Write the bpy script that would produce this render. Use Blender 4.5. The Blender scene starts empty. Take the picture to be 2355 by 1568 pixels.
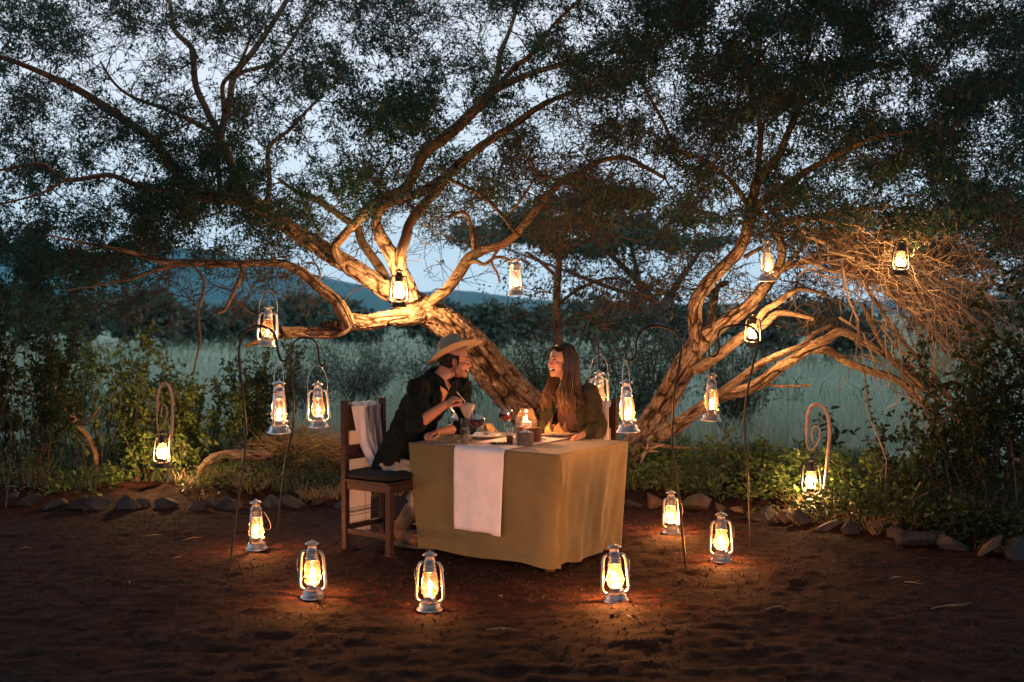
import bpy, bmesh, math, random
import numpy as np
from mathutils import Vector, Matrix, Euler, kdtree, noise
R = math.radians
random.seed(7); RNG = np.random.RandomState(7)
scene = bpy.context.scene
COL = scene.collection

# ---------------------------------------------------------------- camera, sky, exposure
F = 2616.0; CX = 1177.0; HY = 720.0; CH = 1.65      # focal length in picture units, centre column, horizon row, eye height
cam_data = bpy.data.cameras.new('camera')
cam = bpy.data.objects.new('camera', cam_data); COL.objects.link(cam)
cam.location = (0, 0, CH); cam.rotation_euler = (R(90), 0, 0)
cam_data.sensor_width = 36.0; cam_data.lens = F/2354.0*36.0
cam_data.shift_y = -64.0/2354.0
cam_data.clip_start = 0.05; cam_data.clip_end = 12000
cam_data.dof.use_dof = True; cam_data.dof.focus_distance = 8.2; cam_data.dof.aperture_fstop = 2.2
scene.camera = cam

world = bpy.data.worlds.new('World'); scene.world = world; world.use_nodes = True
wn = world.node_tree.nodes; wl = world.node_tree.links
for n in list(wn): wn.remove(n)
wout = wn.new('ShaderNodeOutputWorld'); bg = wn.new('ShaderNodeBackground')
sky = wn.new('ShaderNodeTexSky'); sky.sky_type = 'NISHITA'; sky.sun_disc = False
sky.sun_elevation = R(2.0); sky.sun_rotation = R(150); sky.air_density = 1.0; sky.dust_density = 0.6; sky.ozone_density = 3.0
# dusk: a pale even veil of high cloud over the clear sky, bluer towards the horizon
geo = wn.new('ShaderNodeTexCoord'); sep = wn.new('ShaderNodeSeparateXYZ'); wl.new(geo.outputs['Generated'], sep.inputs[0])
ver = wn.new('ShaderNodeMapRange'); ver.interpolation_type = 'SMOOTHSTEP'; ver.inputs[1].default_value = 0.0; ver.inputs[2].default_value = 0.28; wl.new(sep.outputs[2], ver.inputs[0])
veil = wn.new('ShaderNodeMix'); veil.data_type = 'RGBA'; veil.inputs[6].default_value = (8.9, 10.7, 12.4, 1); veil.inputs[7].default_value = (9.7, 10.3, 11.7, 1); wl.new(ver.outputs[0], veil.inputs[0])
tint = wn.new('ShaderNodeMix'); tint.data_type = 'RGBA'; tint.inputs[0].default_value = 0.9
wl.new(sky.outputs[0], tint.inputs[6]); wl.new(veil.outputs[2], tint.inputs[7]); wl.new(tint.outputs[2], bg.inputs[0])
bg.inputs[1].default_value = 0.1
wl.new(bg.outputs[0], wout.inputs[0])

scene.view_settings.view_transform = 'Standard'; scene.view_settings.look = 'None'
scene.view_settings.exposure = 0.0; scene.view_settings.gamma = 1.0
try: scene.view_settings.use_curve_mapping = False
except Exception: pass
scene.cycles.use_denoising = True
try: scene.cycles.denoiser = 'OPENIMAGEDENOISE'
except Exception: pass
scene.cycles.max_bounces = 6; scene.cycles.diffuse_bounces = 3; scene.cycles.glossy_bounces = 3
scene.cycles.transmission_bounces = 4; scene.cycles.transparent_max_bounces = 12; scene.cycles.volume_bounces = 0
scene.cycles.caustics_reflective = False; scene.cycles.caustics_refractive = False
scene.cycles.sample_clamp_indirect = 4.0
scene.cycles.use_light_tree = True

# ---------------------------------------------------------------- helpers
def P(x, y, d): return Vector(((x-CX)/F*d, d, CH-(y-HY)/F*d))
def G(x, y):
    d = F*CH/(y-HY); return Vector(((x-CX)/F*d, d, 0.0))
def PPM(d): return F/d

def _h(n):
    n = (n.astype(np.int64) ^ 61) ^ (n.astype(np.int64) >> 16)
    n = (n + (n << 3)) & 0xffffffff; n = n ^ (n >> 4); n = (n*0x27d4eb2d) & 0xffffffff; n = n ^ (n >> 15)
    return (n & 0xffff)/65535.0
def vnoise(x, y, z=0.0, seed=0):
    x = np.asarray(x, float); y = np.asarray(y, float); z = np.zeros_like(x)+z
    xi = np.floor(x).astype(np.int64); yi = np.floor(y).astype(np.int64); zi = np.floor(z).astype(np.int64)
    xf = x-xi; yf = y-yi; zf = z-zi
    u = xf*xf*(3-2*xf); v = yf*yf*(3-2*yf); w = zf*zf*(3-2*zf)
    def hh(a, b, c): return _h(a*73856093 ^ b*19349663 ^ c*83492791 ^ (seed*9176+11))
    r = 0
    for dx in (0, 1):
        for dy in (0, 1):
            for dz in (0, 1):
                r = r + hh(xi+dx, yi+dy, zi+dz)*(u if dx else 1-u)*(v if dy else 1-v)*(w if dz else 1-w)
    return r*2-1
def fbm(x, y, z=0.0, oct=4, seed=0, gain=0.5):
    r = 0; a = 1; f = 1
    for i in range(oct):
        r = r + a*vnoise(np.asarray(x)*f, np.asarray(y)*f, np.asarray(z)*f, seed+i*7); a *= gain; f *= 2.03
    return r

def tag(o, label=None, cat=None, group=None, kind=None):
    if label: o['label'] = label
    if cat: o['category'] = cat
    if group: o['group'] = group
    if kind: o['kind'] = kind
    return o
def empty(name, loc=(0, 0, 0), rz=0.0, **kw):
    o = bpy.data.objects.new(name, None); COL.objects.link(o); o.location = loc; o.rotation_euler = (0, 0, rz)
    o.empty_display_size = 0.1
    return tag(o, **kw)
def link_mesh(name, me, mat, parent=None, smooth=True, **kw):
    o = bpy.data.objects.new(name, me); COL.objects.link(o)
    if mat is not None:
        for m in (mat if isinstance(mat, (list, tuple)) else [mat]): me.materials.append(m)
    if smooth: me.polygons.foreach_set('use_smooth', [True]*len(me.polygons))
    if parent is not None: o.parent = parent
    return tag(o, **kw)
def np_mesh(name, V, Q):
    """V (n,3), Q (m,k) all faces of the same size k"""
    V = np.ascontiguousarray(V, dtype=np.float32); Q = np.ascontiguousarray(Q, dtype=np.int32)
    me = bpy.data.meshes.new(name); m, k = Q.shape
    me.vertices.add(len(V)); me.vertices.foreach_set('co', V.ravel())
    me.loops.add(m*k); me.loops.foreach_set('vertex_index', Q.ravel())
    me.polygons.add(m); me.polygons.foreach_set('loop_start', np.arange(0, m*k, k, dtype=np.int32))
    me.polygons.foreach_set('loop_total', np.full(m, k, dtype=np.int32))
    me.update(calc_edges=True)
    return me

class MB:
    """collects shapes into ONE mesh"""
    def __init__(s): s.v = []; s.f = []; s.uv = {}
    def add(s, vs, fs):
        b = len(s.v); s.v.extend([tuple(v) for v in vs]); s.f.extend([tuple(i+b for i in f) for f in fs]); return b
    def box(s, c, size, rot=None):
        c = Vector(c); hx, hy, hz = [k/2 for k in size]
        vs = [Vector((x*hx, y*hy, z*hz)) for z in (-1, 1) for y in (-1, 1) for x in (-1, 1)]
        if rot is not None: vs = [rot @ v for v in vs]
        s.add([v+c for v in vs], [(0, 2, 3, 1), (4, 5, 7, 6), (0, 1, 5, 4), (2, 6, 7, 3), (0, 4, 6, 2), (1, 3, 7, 5)]); return s
    def bar(s, a, b, w, t, up=(0, 0, 1)):
        a = Vector(a); b = Vector(b); d = b-a; L = d.length; d = d.normalized(); u = Vector(up)
        if abs(d.dot(u)) > .95: u = Vector((1, 0, 0))
        sx = d.cross(u).normalized(); u2 = sx.cross(d).normalized()
        M = Matrix((d, sx, u2)).transposed(); return s.box((a+b)/2, (L, w, t), M)
    def lathe(s, prof, n=20, c=(0, 0, 0), cap=True):
        c = Vector(c); vs = []; fs = []
        for r, z in prof:
            for k in range(n):
                a = 2*math.pi*k/n; vs.append(c+Vector((r*math.cos(a), r*math.sin(a), z)))
        for i in range(len(prof)-1):
            for k in range(n):
                k2 = (k+1) % n; fs.append((i*n+k, i*n+k2, (i+1)*n+k2, (i+1)*n+k))
        if cap:
            if prof[0][0] > 1e-5: fs.append(tuple(reversed(range(n))))
            if prof[-1][0] > 1e-5: fs.append(tuple((len(prof)-1)*n+k for k in range(n)))
        s.add(vs, fs); return s
    def tube(s, pts, r, n=8, cap=True, flat=1.0, refup=None):
        pts = [Vector(p) for p in pts]; m = len(pts)
        rs = list(r) if hasattr(r, '__len__') else [r]*m
        vs = []; prev = None
        for i, p in enumerate(pts):
            d = (pts[min(i+1, m-1)]-pts[max(i-1, 0)])
            d = d.normalized() if d.length > 1e-9 else Vector((0, 0, 1))
            if prev is None:
                u = Vector(refup) if refup is not None else (Vector((0, 0, 1)) if abs(d.z) < .9 else Vector((1, 0, 0)))
            else: u = prev
            u = (u-d*u.dot(d)).normalized(); w = d.cross(u); prev = u
            for k in range(n):
                a = 2*math.pi*k/n; vs.append(p+u*(rs[i]*math.cos(a)*flat)+w*(rs[i]*math.sin(a)))
        fs = []
        for i in range(m-1):
            for k in range(n):
                k2 = (k+1) % n; fs.append((i*n+k, i*n+k2, (i+1)*n+k2, (i+1)*n+k))
        if cap: fs.append(tuple(reversed(range(n)))); fs.append(tuple((m-1)*n+k for k in range(n)))
        s.add(vs, fs); return s
    def ell(s, c, r, rot=None, nu=16, nv=10):
        c = Vector(c); vs = [Vector((0, 0, -r[2]))]; fs = []
        for i in range(1, nv):
            t = -math.pi/2+math.pi*i/nv
            for k in range(nu):
                a = 2*math.pi*k/nu; vs.append(Vector((r[0]*math.cos(t)*math.cos(a), r[1]*math.cos(t)*math.sin(a), r[2]*math.sin(t))))
        vs.append(Vector((0, 0, r[2]))); T = len(vs)-1
        for k in range(nu):
            k2 = (k+1) % nu; fs.append((0, 1+k2, 1+k)); fs.append((T, T-nu+k, T-nu+k2))
            for i in range(nv-2):
                fs.append((1+i*nu+k, 1+i*nu+k2, 1+(i+1)*nu+k2, 1+(i+1)*nu+k))
        if rot is not None: vs = [rot @ v for v in vs]
        s.add([v+c for v in vs], fs); return s
    def cap(s, a, ra, b, rb, n=12):
        """tapered capsule"""
        a = Vector(a); b = Vector(b); d = (b-a); L = d.length; d = d.normalized() if L > 1e-6 else Vector((0, 0, 1))
        pts = []; rs = []
        for t in (0.05, .35, .7): pts.append(a-d*ra*math.cos(t*math.pi/2)); rs.append(ra*math.sin(t*math.pi/2))
        pts.append(a); rs.append(ra); pts.append(b); rs.append(rb)
        for t in (.7, .35, .05): pts.append(b+d*rb*math.cos(t*math.pi/2)); rs.append(rb*math.sin(t*math.pi/2))
        return s.tube(pts, rs, n)
    def chain(s, pr, n=12):
        for (a, ra), (b, rb) in zip(pr, pr[1:]): s.cap(a, ra, b, rb, n)
        return s
    def loft(s, rings, n=24, p=2.3):
        """rings: (centre, axis a, radius a, axis b, radius b)"""
        vs = []; fs = []; m = len(rings)
        for c, A, ra, B, rb in rings:
            c = Vector(c); A = Vector(A); B = Vector(B)
            for k in range(n):
                t = 2*math.pi*k/n; ct = math.cos(t); st = math.sin(t)
                cc = math.copysign(abs(ct)**(2/p), ct); ss = math.copysign(abs(st)**(2/p), st)
                vs.append(c+A*ra*cc+B*rb*ss)
        for i in range(m-1):
            for k in range(n):
                k2 = (k+1) % n; fs.append((i*n+k, i*n+k2, (i+1)*n+k2, (i+1)*n+k))
        fs.append(tuple(reversed(range(n)))); fs.append(tuple((m-1)*n+k for k in range(n)))
        s.add(vs, fs); return s
    def mesh(s, name):
        me = bpy.data.meshes.new(name); me.from_pydata(s.v, [], s.f); me.update(); return me
    def build(s, name, mat, parent=None, smooth=True, bevel=0.0, **kw):
        me = s.mesh(name)
        if bevel > 0:
            bm = bmesh.new(); bm.from_mesh(me)
            bmesh.ops.recalc_face_normals(bm, faces=bm.faces)
            bmesh.ops.bevel(bm, geom=list(bm.edges), offset=bevel, segments=1, affect='EDGES', profile=.5)
            bm.to_mesh(me); bm.free()
        else:
            bm = bmesh.new(); bm.from_mesh(me); bmesh.ops.recalc_face_normals(bm, faces=bm.faces); bm.to_mesh(me); bm.free()
        return link_mesh(name, me, mat, parent, smooth, **kw)

def spline(pts, step=0.05, rs=None):
    """Catmull-Rom resample, returns points (and radii)"""
    pts = [Vector(p) for p in pts]; out = []; ro = []
    m = len(pts)
    for i in range(m-1):
        p0 = pts[max(i-1, 0)]; p1 = pts[i]; p2 = pts[i+1]; p3 = pts[min(i+2, m-1)]
        n = max(1, int((p2-p1).length/step+.5))
        for k in range(n):
            t = k/n; t2 = t*t; t3 = t2*t
            out.append(.5*((2*p1)+(-p0+p2)*t+(2*p0-5*p1+4*p2-p3)*t2+(-p0+3*p1-3*p2+p3)*t3))
            if rs is not None: ro.append(rs[i]*(1-t)+rs[i+1]*t)
    out.append(pts[-1])
    if rs is not None: ro.append(rs[-1]); return out, ro
    return out

def segs_mesh(name, A, B, ra, rb, n=3):
    """many thin twigs: arrays of segment ends -> prisms in one mesh"""
    A = np.asarray(A); B = np.asarray(B); ra = np.asarray(ra)[:, None]; rb = np.asarray(rb)[:, None]
    d = B-A; L = np.linalg.norm(d, axis=1, keepdims=True)+1e-9; d = d/L
    ref = np.where(np.abs(d[:, 2:3]) > .9, np.array([[1., 0, 0]]), np.array([[0, 0, 1.]]))
    u = np.cross(d, ref); u /= np.linalg.norm(u, axis=1, keepdims=True); w = np.cross(d, u)
    V = []; m = len(A)
    for (p, r) in ((A, ra), (B, rb)):
        for k in range(n):
            a = 2*math.pi*k/n; V.append(p+u*r*math.cos(a)+w*r*math.sin(a))
    V = np.stack(V, axis=1).reshape(-1, 3)
    base = (np.arange(m)*2*n)[:, None]
    Q = [base+np.array([[k, (k+1) % n, n+(k+1) % n, n+k]]) for k in range(n)]
    return np_mesh(name, V, np.concatenate(Q))

def leaves_mesh(name, C, D, N, L, W, fold=0.0, hexa=False):
    """leaves: base points C, directions D, normals N, lengths L, widths W"""
    C = np.asarray(C, float); m = len(C); L = (np.zeros(m)+L)[:, None]; W = (np.zeros(m)+W)[:, None]
    D = D/(np.linalg.norm(D, axis=1, keepdims=True)+1e-9)
    S = np.cross(D, N); S /= (np.linalg.norm(S, axis=1, keepdims=True)+1e-9); U = np.cross(S, D)
    if not hexa and fold < 0:
        V = np.stack([C-S*W*.5, C+S*W*.5, C+D*L], axis=1).reshape(-1, 3); return np_mesh(name, V, (np.arange(m)*3)[:, None]+np.array([[0, 1, 2]]))
    if not hexa:
        V = np.stack([C, C+D*L*.45+S*W*.5, C+D*L+U*L*-.05, C+D*L*.45-S*W*.5], axis=1).reshape(-1, 3)
        Q = (np.arange(m)*4)[:, None]+np.array([[0, 1, 2, 3]])
        return np_mesh(name, V, Q)
    up = U*W*fold
    V = np.stack([C, C+D*L*.3+S*W*.48+up, C+D*L*.68+S*W*.36+up-U*L*.06, C+D*L-U*L*.14,
                  C+D*L*.68-S*W*.36+up-U*L*.06, C+D*L*.3-S*W*.48+up, C+D*L*.5], axis=1).reshape(-1, 3)
    b = (np.arange(m)*7)[:, None]
    Q = np.concatenate([b+np.array([[0, 1, 2, 6]]), b+np.array([[6, 2, 3, 4]]), b+np.array([[0, 6, 4, 5]])])
    return np_mesh(name, V, Q)
def rvec(n, rng=RNG):
    v = rng.normal(size=(n, 3)); return v/np.linalg.norm(v, axis=1, keepdims=True)

def copy_tree(o, parent=None):
    c = o.copy(); COL.objects.link(c); c.parent = parent
    if o.type == 'LIGHT': pass
    for ch in list(o.children): copy_tree(ch, c)
    return c

# ---------------------------------------------------------------- materials
def new_mat(name):
    m = bpy.data.materials.new(name); m.use_nodes = True; nt = m.node_tree
    return m, nt, nt.nodes['Principled BSDF'], nt.nodes['Material Output']
def mat(name, col, rough=.7, metal=0., col2=None, scale=20., bump=0., bscale=60., stretch=None, spec=.5, trans=0., island=False,
        coord='Object', detail=4., bdist=.01, sheen=0., sss=0.):
    m, nt, b, out = new_mat(name); N = nt.nodes; Lk = nt.links
    b.inputs['Base Color'].default_value = (*col, 1); b.inputs['Roughness'].default_value = rough
    b.inputs['Metallic'].default_value = metal; b.inputs['Specular IOR Level'].default_value = spec
    if sheen: b.inputs['Sheen Weight'].default_value = sheen
    if sss:
        b.inputs['Subsurface Weight'].default_value = sss; b.inputs['Subsurface Radius'].default_value = (.012, .004, .002)
        b.inputs['Subsurface Scale'].default_value = 1.0
    tc = N.new('ShaderNodeTexCoord'); mp = N.new('ShaderNodeMapping'); Lk.new(tc.outputs[coord], mp.inputs[0])
    if stretch: mp.inputs['Scale'].default_value = stretch
    if col2 is not None:
        mix = N.new('ShaderNodeMix'); mix.data_type = 'RGBA'
        mix.inputs[6].default_value = (*col, 1); mix.inputs[7].default_value = (*col2, 1)
        if island:
            g = N.new('ShaderNodeNewGeometry'); Lk.new(g.outputs['Random Per Island'], mix.inputs[0])
        else:
            t = N.new('ShaderNodeTexNoise'); t.inputs['Scale'].default_value = scale; t.inputs['Detail'].default_value = detail
            rp = N.new('ShaderNodeMapRange'); rp.inputs[1].default_value = .35; rp.inputs[2].default_value = .65
            Lk.new(mp.outputs[0], t.inputs['Vector']); Lk.new(t.outputs[0], rp.inputs[0]); Lk.new(rp.outputs[0], mix.inputs[0])
        Lk.new(mix.outputs[2], b.inputs['Base Color'])
    if bump:
        t2 = N.new('ShaderNodeTexNoise'); t2.inputs['Scale'].default_value = bscale; t2.inputs['Detail'].default_value = 5
        bp = N.new('ShaderNodeBump'); bp.inputs['Strength'].default_value = bump; bp.inputs['Distance'].default_value = bdist
        Lk.new(mp.outputs[0], t2.inputs['Vector']); Lk.new(t2.outputs[0], bp.inputs['Height']); Lk.new(bp.outputs[0], b.inputs['Normal'])
    if trans:
        tr = N.new('ShaderNodeBsdfTranslucent'); ms = N.new('ShaderNodeMixShader'); ms.inputs[0].default_value = trans
        if col2 is not None: Lk.new(mix.outputs[2], tr.inputs[0])
        else: tr.inputs[0].default_value = (*col, 1)
        Lk.new(b.outputs[0], ms.inputs[1]); Lk.new(tr.outputs[0], ms.inputs[2]); Lk.new(ms.outputs[0], out.inputs[0])
    return m
def leafmat(name, c1, c2, trans=.35, rough=.55): return mat(name, c1, rough, col2=c2, island=True, trans=trans, spec=.3)
def bark_mat(name, c_dark, c_light, c_mid, sc=1.0, crack=.16, vy=.22):
    """furrowed bark on UV (metres round, metres along): two nets of long cracks between raised plates"""
    m, nt, b, out = new_mat(name); N = nt.nodes; Lk = nt.links
    uv = N.new('ShaderNodeUVMap'); mp = N.new('ShaderNodeMapping'); mp.inputs['Scale'].default_value = (1.0, vy, 1)
    Lk.new(uv.outputs[0], mp.inputs[0])
    def ridge(scale, width, det):
        t = N.new('ShaderNodeTexNoise'); t.inputs['Scale'].default_value = scale*sc; t.inputs['Detail'].default_value = det; t.inputs['Roughness'].default_value = .6; t.inputs['Distortion'].default_value = .6
        Lk.new(mp.outputs[0], t.inputs['Vector'])
        a = N.new('ShaderNodeMath'); a.operation = 'SUBTRACT'; a.inputs[1].default_value = .5; Lk.new(t.outputs[0], a.inputs[0])
        c = N.new('ShaderNodeMath'); c.operation = 'ABSOLUTE'; Lk.new(a.outputs[0], c.inputs[0])
        r = N.new('ShaderNodeMapRange'); r.inputs[1].default_value = 0; r.inputs[2].default_value = width; Lk.new(c.outputs[0], r.inputs[0]); return r
    r2 = ridge(30, crack*.8, 4); r1 = N.new('ShaderNodeAttribute'); r1.attribute_name = 'plate'
    t3 = N.new('ShaderNodeTexNoise'); t3.inputs['Scale'].default_value = 60*sc; t3.inputs['Detail'].default_value = 6; t3.inputs['Roughness'].default_value = .7; Lk.new(uv.outputs[0], t3.inputs['Vector'])
    t4 = N.new('ShaderNodeTexNoise'); t4.inputs['Scale'].default_value = 5*sc; t4.inputs['Detail'].default_value = 4; Lk.new(uv.outputs[0], t4.inputs['Vector'])
    m1 = N.new('ShaderNodeMath'); m1.operation = 'MULTIPLY'; Lk.new(r1.outputs['Fac'], m1.inputs[0])
    m0 = N.new('ShaderNodeMath'); m0.operation = 'MULTIPLY_ADD'; m0.inputs[1].default_value = .5; m0.inputs[2].default_value = .5; Lk.new(r2.outputs[0], m0.inputs[0]); Lk.new(m0.outputs[0], m1.inputs[1])
    m2 = N.new('ShaderNodeMath'); m2.operation = 'MULTIPLY_ADD'; m2.inputs[1].default_value = .5; m2.inputs[2].default_value = -.1; Lk.new(t3.outputs[0], m2.inputs[0])
    m3 = N.new('ShaderNodeMath'); m3.operation = 'MULTIPLY_ADD'; m3.inputs[1].default_value = .6; Lk.new(m1.outputs[0], m3.inputs[0]); Lk.new(m2.outputs[0], m3.inputs[2])
    m5 = N.new('ShaderNodeMath'); m5.operation = 'MULTIPLY_ADD'; m5.inputs[1].default_value = .5; Lk.new(t4.outputs[0], m5.inputs[0]); Lk.new(m3.outputs[0], m5.inputs[2])
    cr = N.new('ShaderNodeValToRGB'); e = cr.color_ramp.elements; e[0].position = .40; e[0].color = (*c_dark, 1); e[1].position = 1.0; e[1].color = (*c_light, 1)
    q = e.new(.66); q.color = (*c_mid, 1)
    Lk.new(m5.outputs[0], cr.inputs[0]); Lk.new(cr.outputs[0], b.inputs['Base Color'])
    bp = N.new('ShaderNodeBump'); bp.inputs['Strength'].default_value = 1.0; bp.inputs['Distance'].default_value = .022
    Lk.new(m3.outputs[0], bp.inputs['Height']); Lk.new(bp.outputs[0], b.inputs['Normal'])
    b.inputs['Roughness'].default_value = .9; b.inputs['Specular IOR Level'].default_value = .25
    return m
def glass_mat(name, tintc=(.97, .98, 1.0), dust=0.0, dustc=(1, 1, 1), fres=1.45):
    """thin clear glass, optionally with a light-scattering film of dust or frosting"""
    m, nt, b, out = new_mat(name); N = nt.nodes; Lk = nt.links
    N.remove(b)
    tr = N.new('ShaderNodeBsdfTransparent'); tr.inputs[0].default_value = (*tintc, 1)
    gl = N.new('ShaderNodeBsdfGlossy'); gl.inputs['Roughness'].default_value = .06
    fr = N.new('ShaderNodeLayerWeight'); pw = N.new('ShaderNodeMath'); pw.operation = 'POWER'; pw.inputs[1].default_value = 3.0; Lk.new(fr.outputs['Facing'], pw.inputs[0])
    ad = N.new('ShaderNodeMath'); ad.operation = 'MULTIPLY_ADD'; ad.inputs[1].default_value = .85; ad.inputs[2].default_value = .10; Lk.new(pw.outputs[0], ad.inputs[0])
    ms = N.new('ShaderNodeMixShader'); Lk.new(ad.outputs[0], ms.inputs[0]); Lk.new(tr.outputs[0], ms.inputs[1]); Lk.new(gl.outputs[0], ms.inputs[2])
    last = ms
    if dust:
        tl = N.new('ShaderNodeBsdfTranslucent'); tl.inputs[0].default_value = (*dustc, 1)
        m2 = N.new('ShaderNodeMixShader'); m2.inputs[0].default_value = dust
        Lk.new(ms.outputs[0], m2.inputs[1]); Lk.new(tl.outputs[0], m2.inputs[2]); last = m2
    Lk.new(last.outputs[0], out.inputs[0]); return m
def emit_mat(name, col, st):
    m, nt, b, out = new_mat(name)
    b.inputs['Base Color'].default_value = (0, 0, 0, 1); b.inputs['Emission Color'].default_value = (*col, 1); b.inputs['Emission Strength'].default_value = st
    return m

M = {}
M['bark'] = bark_mat('bark_rough', (.016, .010, .008), (.50, .39, .29), (.19, .12, .08), 1.0, .24)
M['bark2'] = bark_mat('bark_smooth', (.05, .032, .022), (.37, .26, .17), (.20, .125, .08), 1.5, .09, .35)
M['twig'] = mat('twig_bark', (.035, .027, .024), .85, col2=(.09, .06, .045), island=True)
M['deadwood'] = mat('dead_twig', (.16, .115, .08), .8, col2=(.48, .37, .26), island=True)
M['acacia_leaf'] = leafmat('acacia_leaf', (.012, .066, .050), (.034, .105, .058), .42)
M['acacia_leaf2'] = leafmat('acacia_leaf_dark', (.011, .062, .050), (.030, .10, .058), .42)
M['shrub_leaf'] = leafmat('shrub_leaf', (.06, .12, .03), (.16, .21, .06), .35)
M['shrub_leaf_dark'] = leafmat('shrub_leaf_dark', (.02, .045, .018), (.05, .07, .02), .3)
M['far_leaf'] = leafmat('distant_leaf', (.035, .065, .05), (.07, .11, .08), .2)
M['mist_leaf'] = leafmat('grey_shrub_leaf', (.07, .115, .085), (.14, .19, .14), .25)
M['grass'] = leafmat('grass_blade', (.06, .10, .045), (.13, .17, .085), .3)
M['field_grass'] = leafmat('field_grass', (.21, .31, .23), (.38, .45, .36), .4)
M['straw'] = leafmat('straw', (.30, .21, .10), (.45, .34, .18), .2)
M['silver'] = mat('galvanised_metal', (.82, .84, .88), .36, .85, col2=(.68, .68, .7), scale=30, bump=.05)
M['silver_dull'] = mat('sooty_metal', (.62, .62, .64), .45, .9, col2=(.34, .30, .27), scale=22, bump=.1)
M['black_metal'] = mat('black_enamel', (.02, .018, .016), .45, .0, spec=.6)
M['hook_iron'] = mat('dark_iron', (.025, .02, .018), .45, .5)
M['pole_copper'] = mat('painted_rod', (.66, .48, .36), .5, .0, col2=(.5, .3, .2), scale=40)
M['globe_clear'] = glass_mat('smoky_globe_glass', (1, .97, .92), .042, (1, .68, .38))
M['globe_bright'] = glass_mat('frosted_globe_glass', (1, .98, .95), .03, (1, .82, .5))
M['glass'] = glass_mat('table_glass', (.97, .98, .98))
M['water'] = glass_mat('water', (.9, .94, .96), fres=1.33)
M['wine'] = mat('red_wine', (.05, .004, .006), .08, spec=.6)
M['flame'] = emit_mat('flame', (1, .66, .28), 90)
M['rock'] = mat('slate_rock', (.020, .022, .028), .85, col2=(.05, .045, .047), scale=6, bump=.6, bscale=30, bdist=.02)
M['rock_brown'] = mat('brown_rock', (.055, .036, .028), .9, col2=(.12, .08, .055), scale=6, bump=.6, bscale=30, bdist=.02)
M['wood'] = mat('dark_chair_wood', (.020, .010, .008), .6, spec=.3, col2=(.065, .032, .025), scale=5, stretch=(3, 3, 14), bump=.2, bscale=40)
M['cushion'] = mat('black_cushion', (.012, .012, .016), .85, bump=.3, bscale=200)
M['cloth'] = mat('olive_tablecloth', (.135, .115, .048), .85, col2=(.16, .135, .058), scale=9, bump=.25, bscale=380, bdist=.002, sheen=.2)
M['runner'] = mat('white_runner', (.78, .76, .80), .85, col2=(.85, .82, .86), scale=12, bump=.6, bscale=9, bdist=.02)
LAMP_E = 13.0; LAMP_B = 155.0; CANDLE_E = 20.0; LEAF_K = 30.0
# ---------------------------------------------------------------- ground
LINE = [(-400, 1150), (0, 1168), (120, 1174), (240, 1172), (350, 1168), (450, 1168), (560, 1164), (680, 1166), (790, 1160), (950, 1150), (1200, 1146),
        (1430, 1166), (1520, 1176), (1620, 1186), (1700, 1198), (1800, 1212), (1900, 1228), (1980, 1238), (2080, 1258), (2180, 1272), (2280, 1280), (2360, 1290), (2700, 1330)]
LW = [G(x, y) for x, y in LINE]
lx = np.array([p.x for p in LW]); ly = np.array([p.y for p in LW])
def line_y(x): return np.interp(x, lx, ly)
def axis_grid(lo, hi, step, far_lo, far_hi, g=1.16):
    a = list(np.arange(lo, hi, step)); s = step; x = a[-1]
    while x < far_hi: s *= g; x += s; a.append(x)
    b = []; s = step; x = lo
    while x > far_lo: s *= g; x -= s; b.append(x)
    return np.array(b[::-1]+a)
gx = axis_grid(-4.2, 4.6, .036, -3600, 3600); gy = axis_grid(4.6, 12.2, .034, -30, 3300)
XX, YY = np.meshgrid(gx, gy)
def ground_z(x, y):
    x = np.asarray(x, float); y = np.asarray(y, float)
    near = np.clip((14-y)/2, 0, 1)*np.clip((6-np.abs(x))/1.0, 0, 1)
    z = fbm(x*2.2, y*2.2, oct=3, seed=3)*.012+fbm(x*9, y*14, oct=3, seed=5)*.0085*near+np.abs(vnoise(x*22, y*30, seed=8))*.009*near
    b = np.clip((y-line_y(x)-.05)/.5, 0, 1)
    z = z+b*(.07+.07*fbm(x*1.3, y*1.3, oct=3, seed=11))*near+b*fbm(x*8, y*8, oct=2, seed=23)*.015*near
    # mound round the right small hook
    z = z+.07*np.exp(-(((x-2.1)/.8)**2+((y-9.35)/.4)**2))+.05*np.exp(-(((x+3.0)/.9)**2+((y-10.3)/.35)**2))
    far = np.clip((y-60)/1500, 0, 1)
    z = z+fbm(x/90., y/90., oct=2, seed=31)*.25*np.clip((y-25)/60, 0, 1)*(y > 0)
    return z
ZZ = ground_z(XX, YY)
nx, ny = len(gx), len(gy)
idx = np.arange(nx*ny).reshape(ny, nx)
Q = np.stack([idx[:-1, :-1], idx[:-1, 1:], idx[1:, 1:], idx[1:, :-1]], -1).reshape(-1, 4)
gme = np_mesh('ground', np.stack([XX, YY, ZZ], -1).reshape(-1, 3), Q)
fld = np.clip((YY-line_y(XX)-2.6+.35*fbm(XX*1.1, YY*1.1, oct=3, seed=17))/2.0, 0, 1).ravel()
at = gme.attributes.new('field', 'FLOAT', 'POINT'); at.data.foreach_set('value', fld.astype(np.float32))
m, nt, b, out = new_mat('soil_and_field'); N = nt.nodes; Lk = nt.links
tc = N.new('ShaderNodeTexCoord')
def nz(scale, detail=5, rough=.6):
    t = N.new('ShaderNodeTexNoise'); t.inputs['Scale'].default_value = scale; t.inputs['Detail'].default_value = detail; t.inputs['Roughness'].default_value = rough
    Lk.new(tc.outputs['Object'], t.inputs['Vector']); return t
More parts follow.
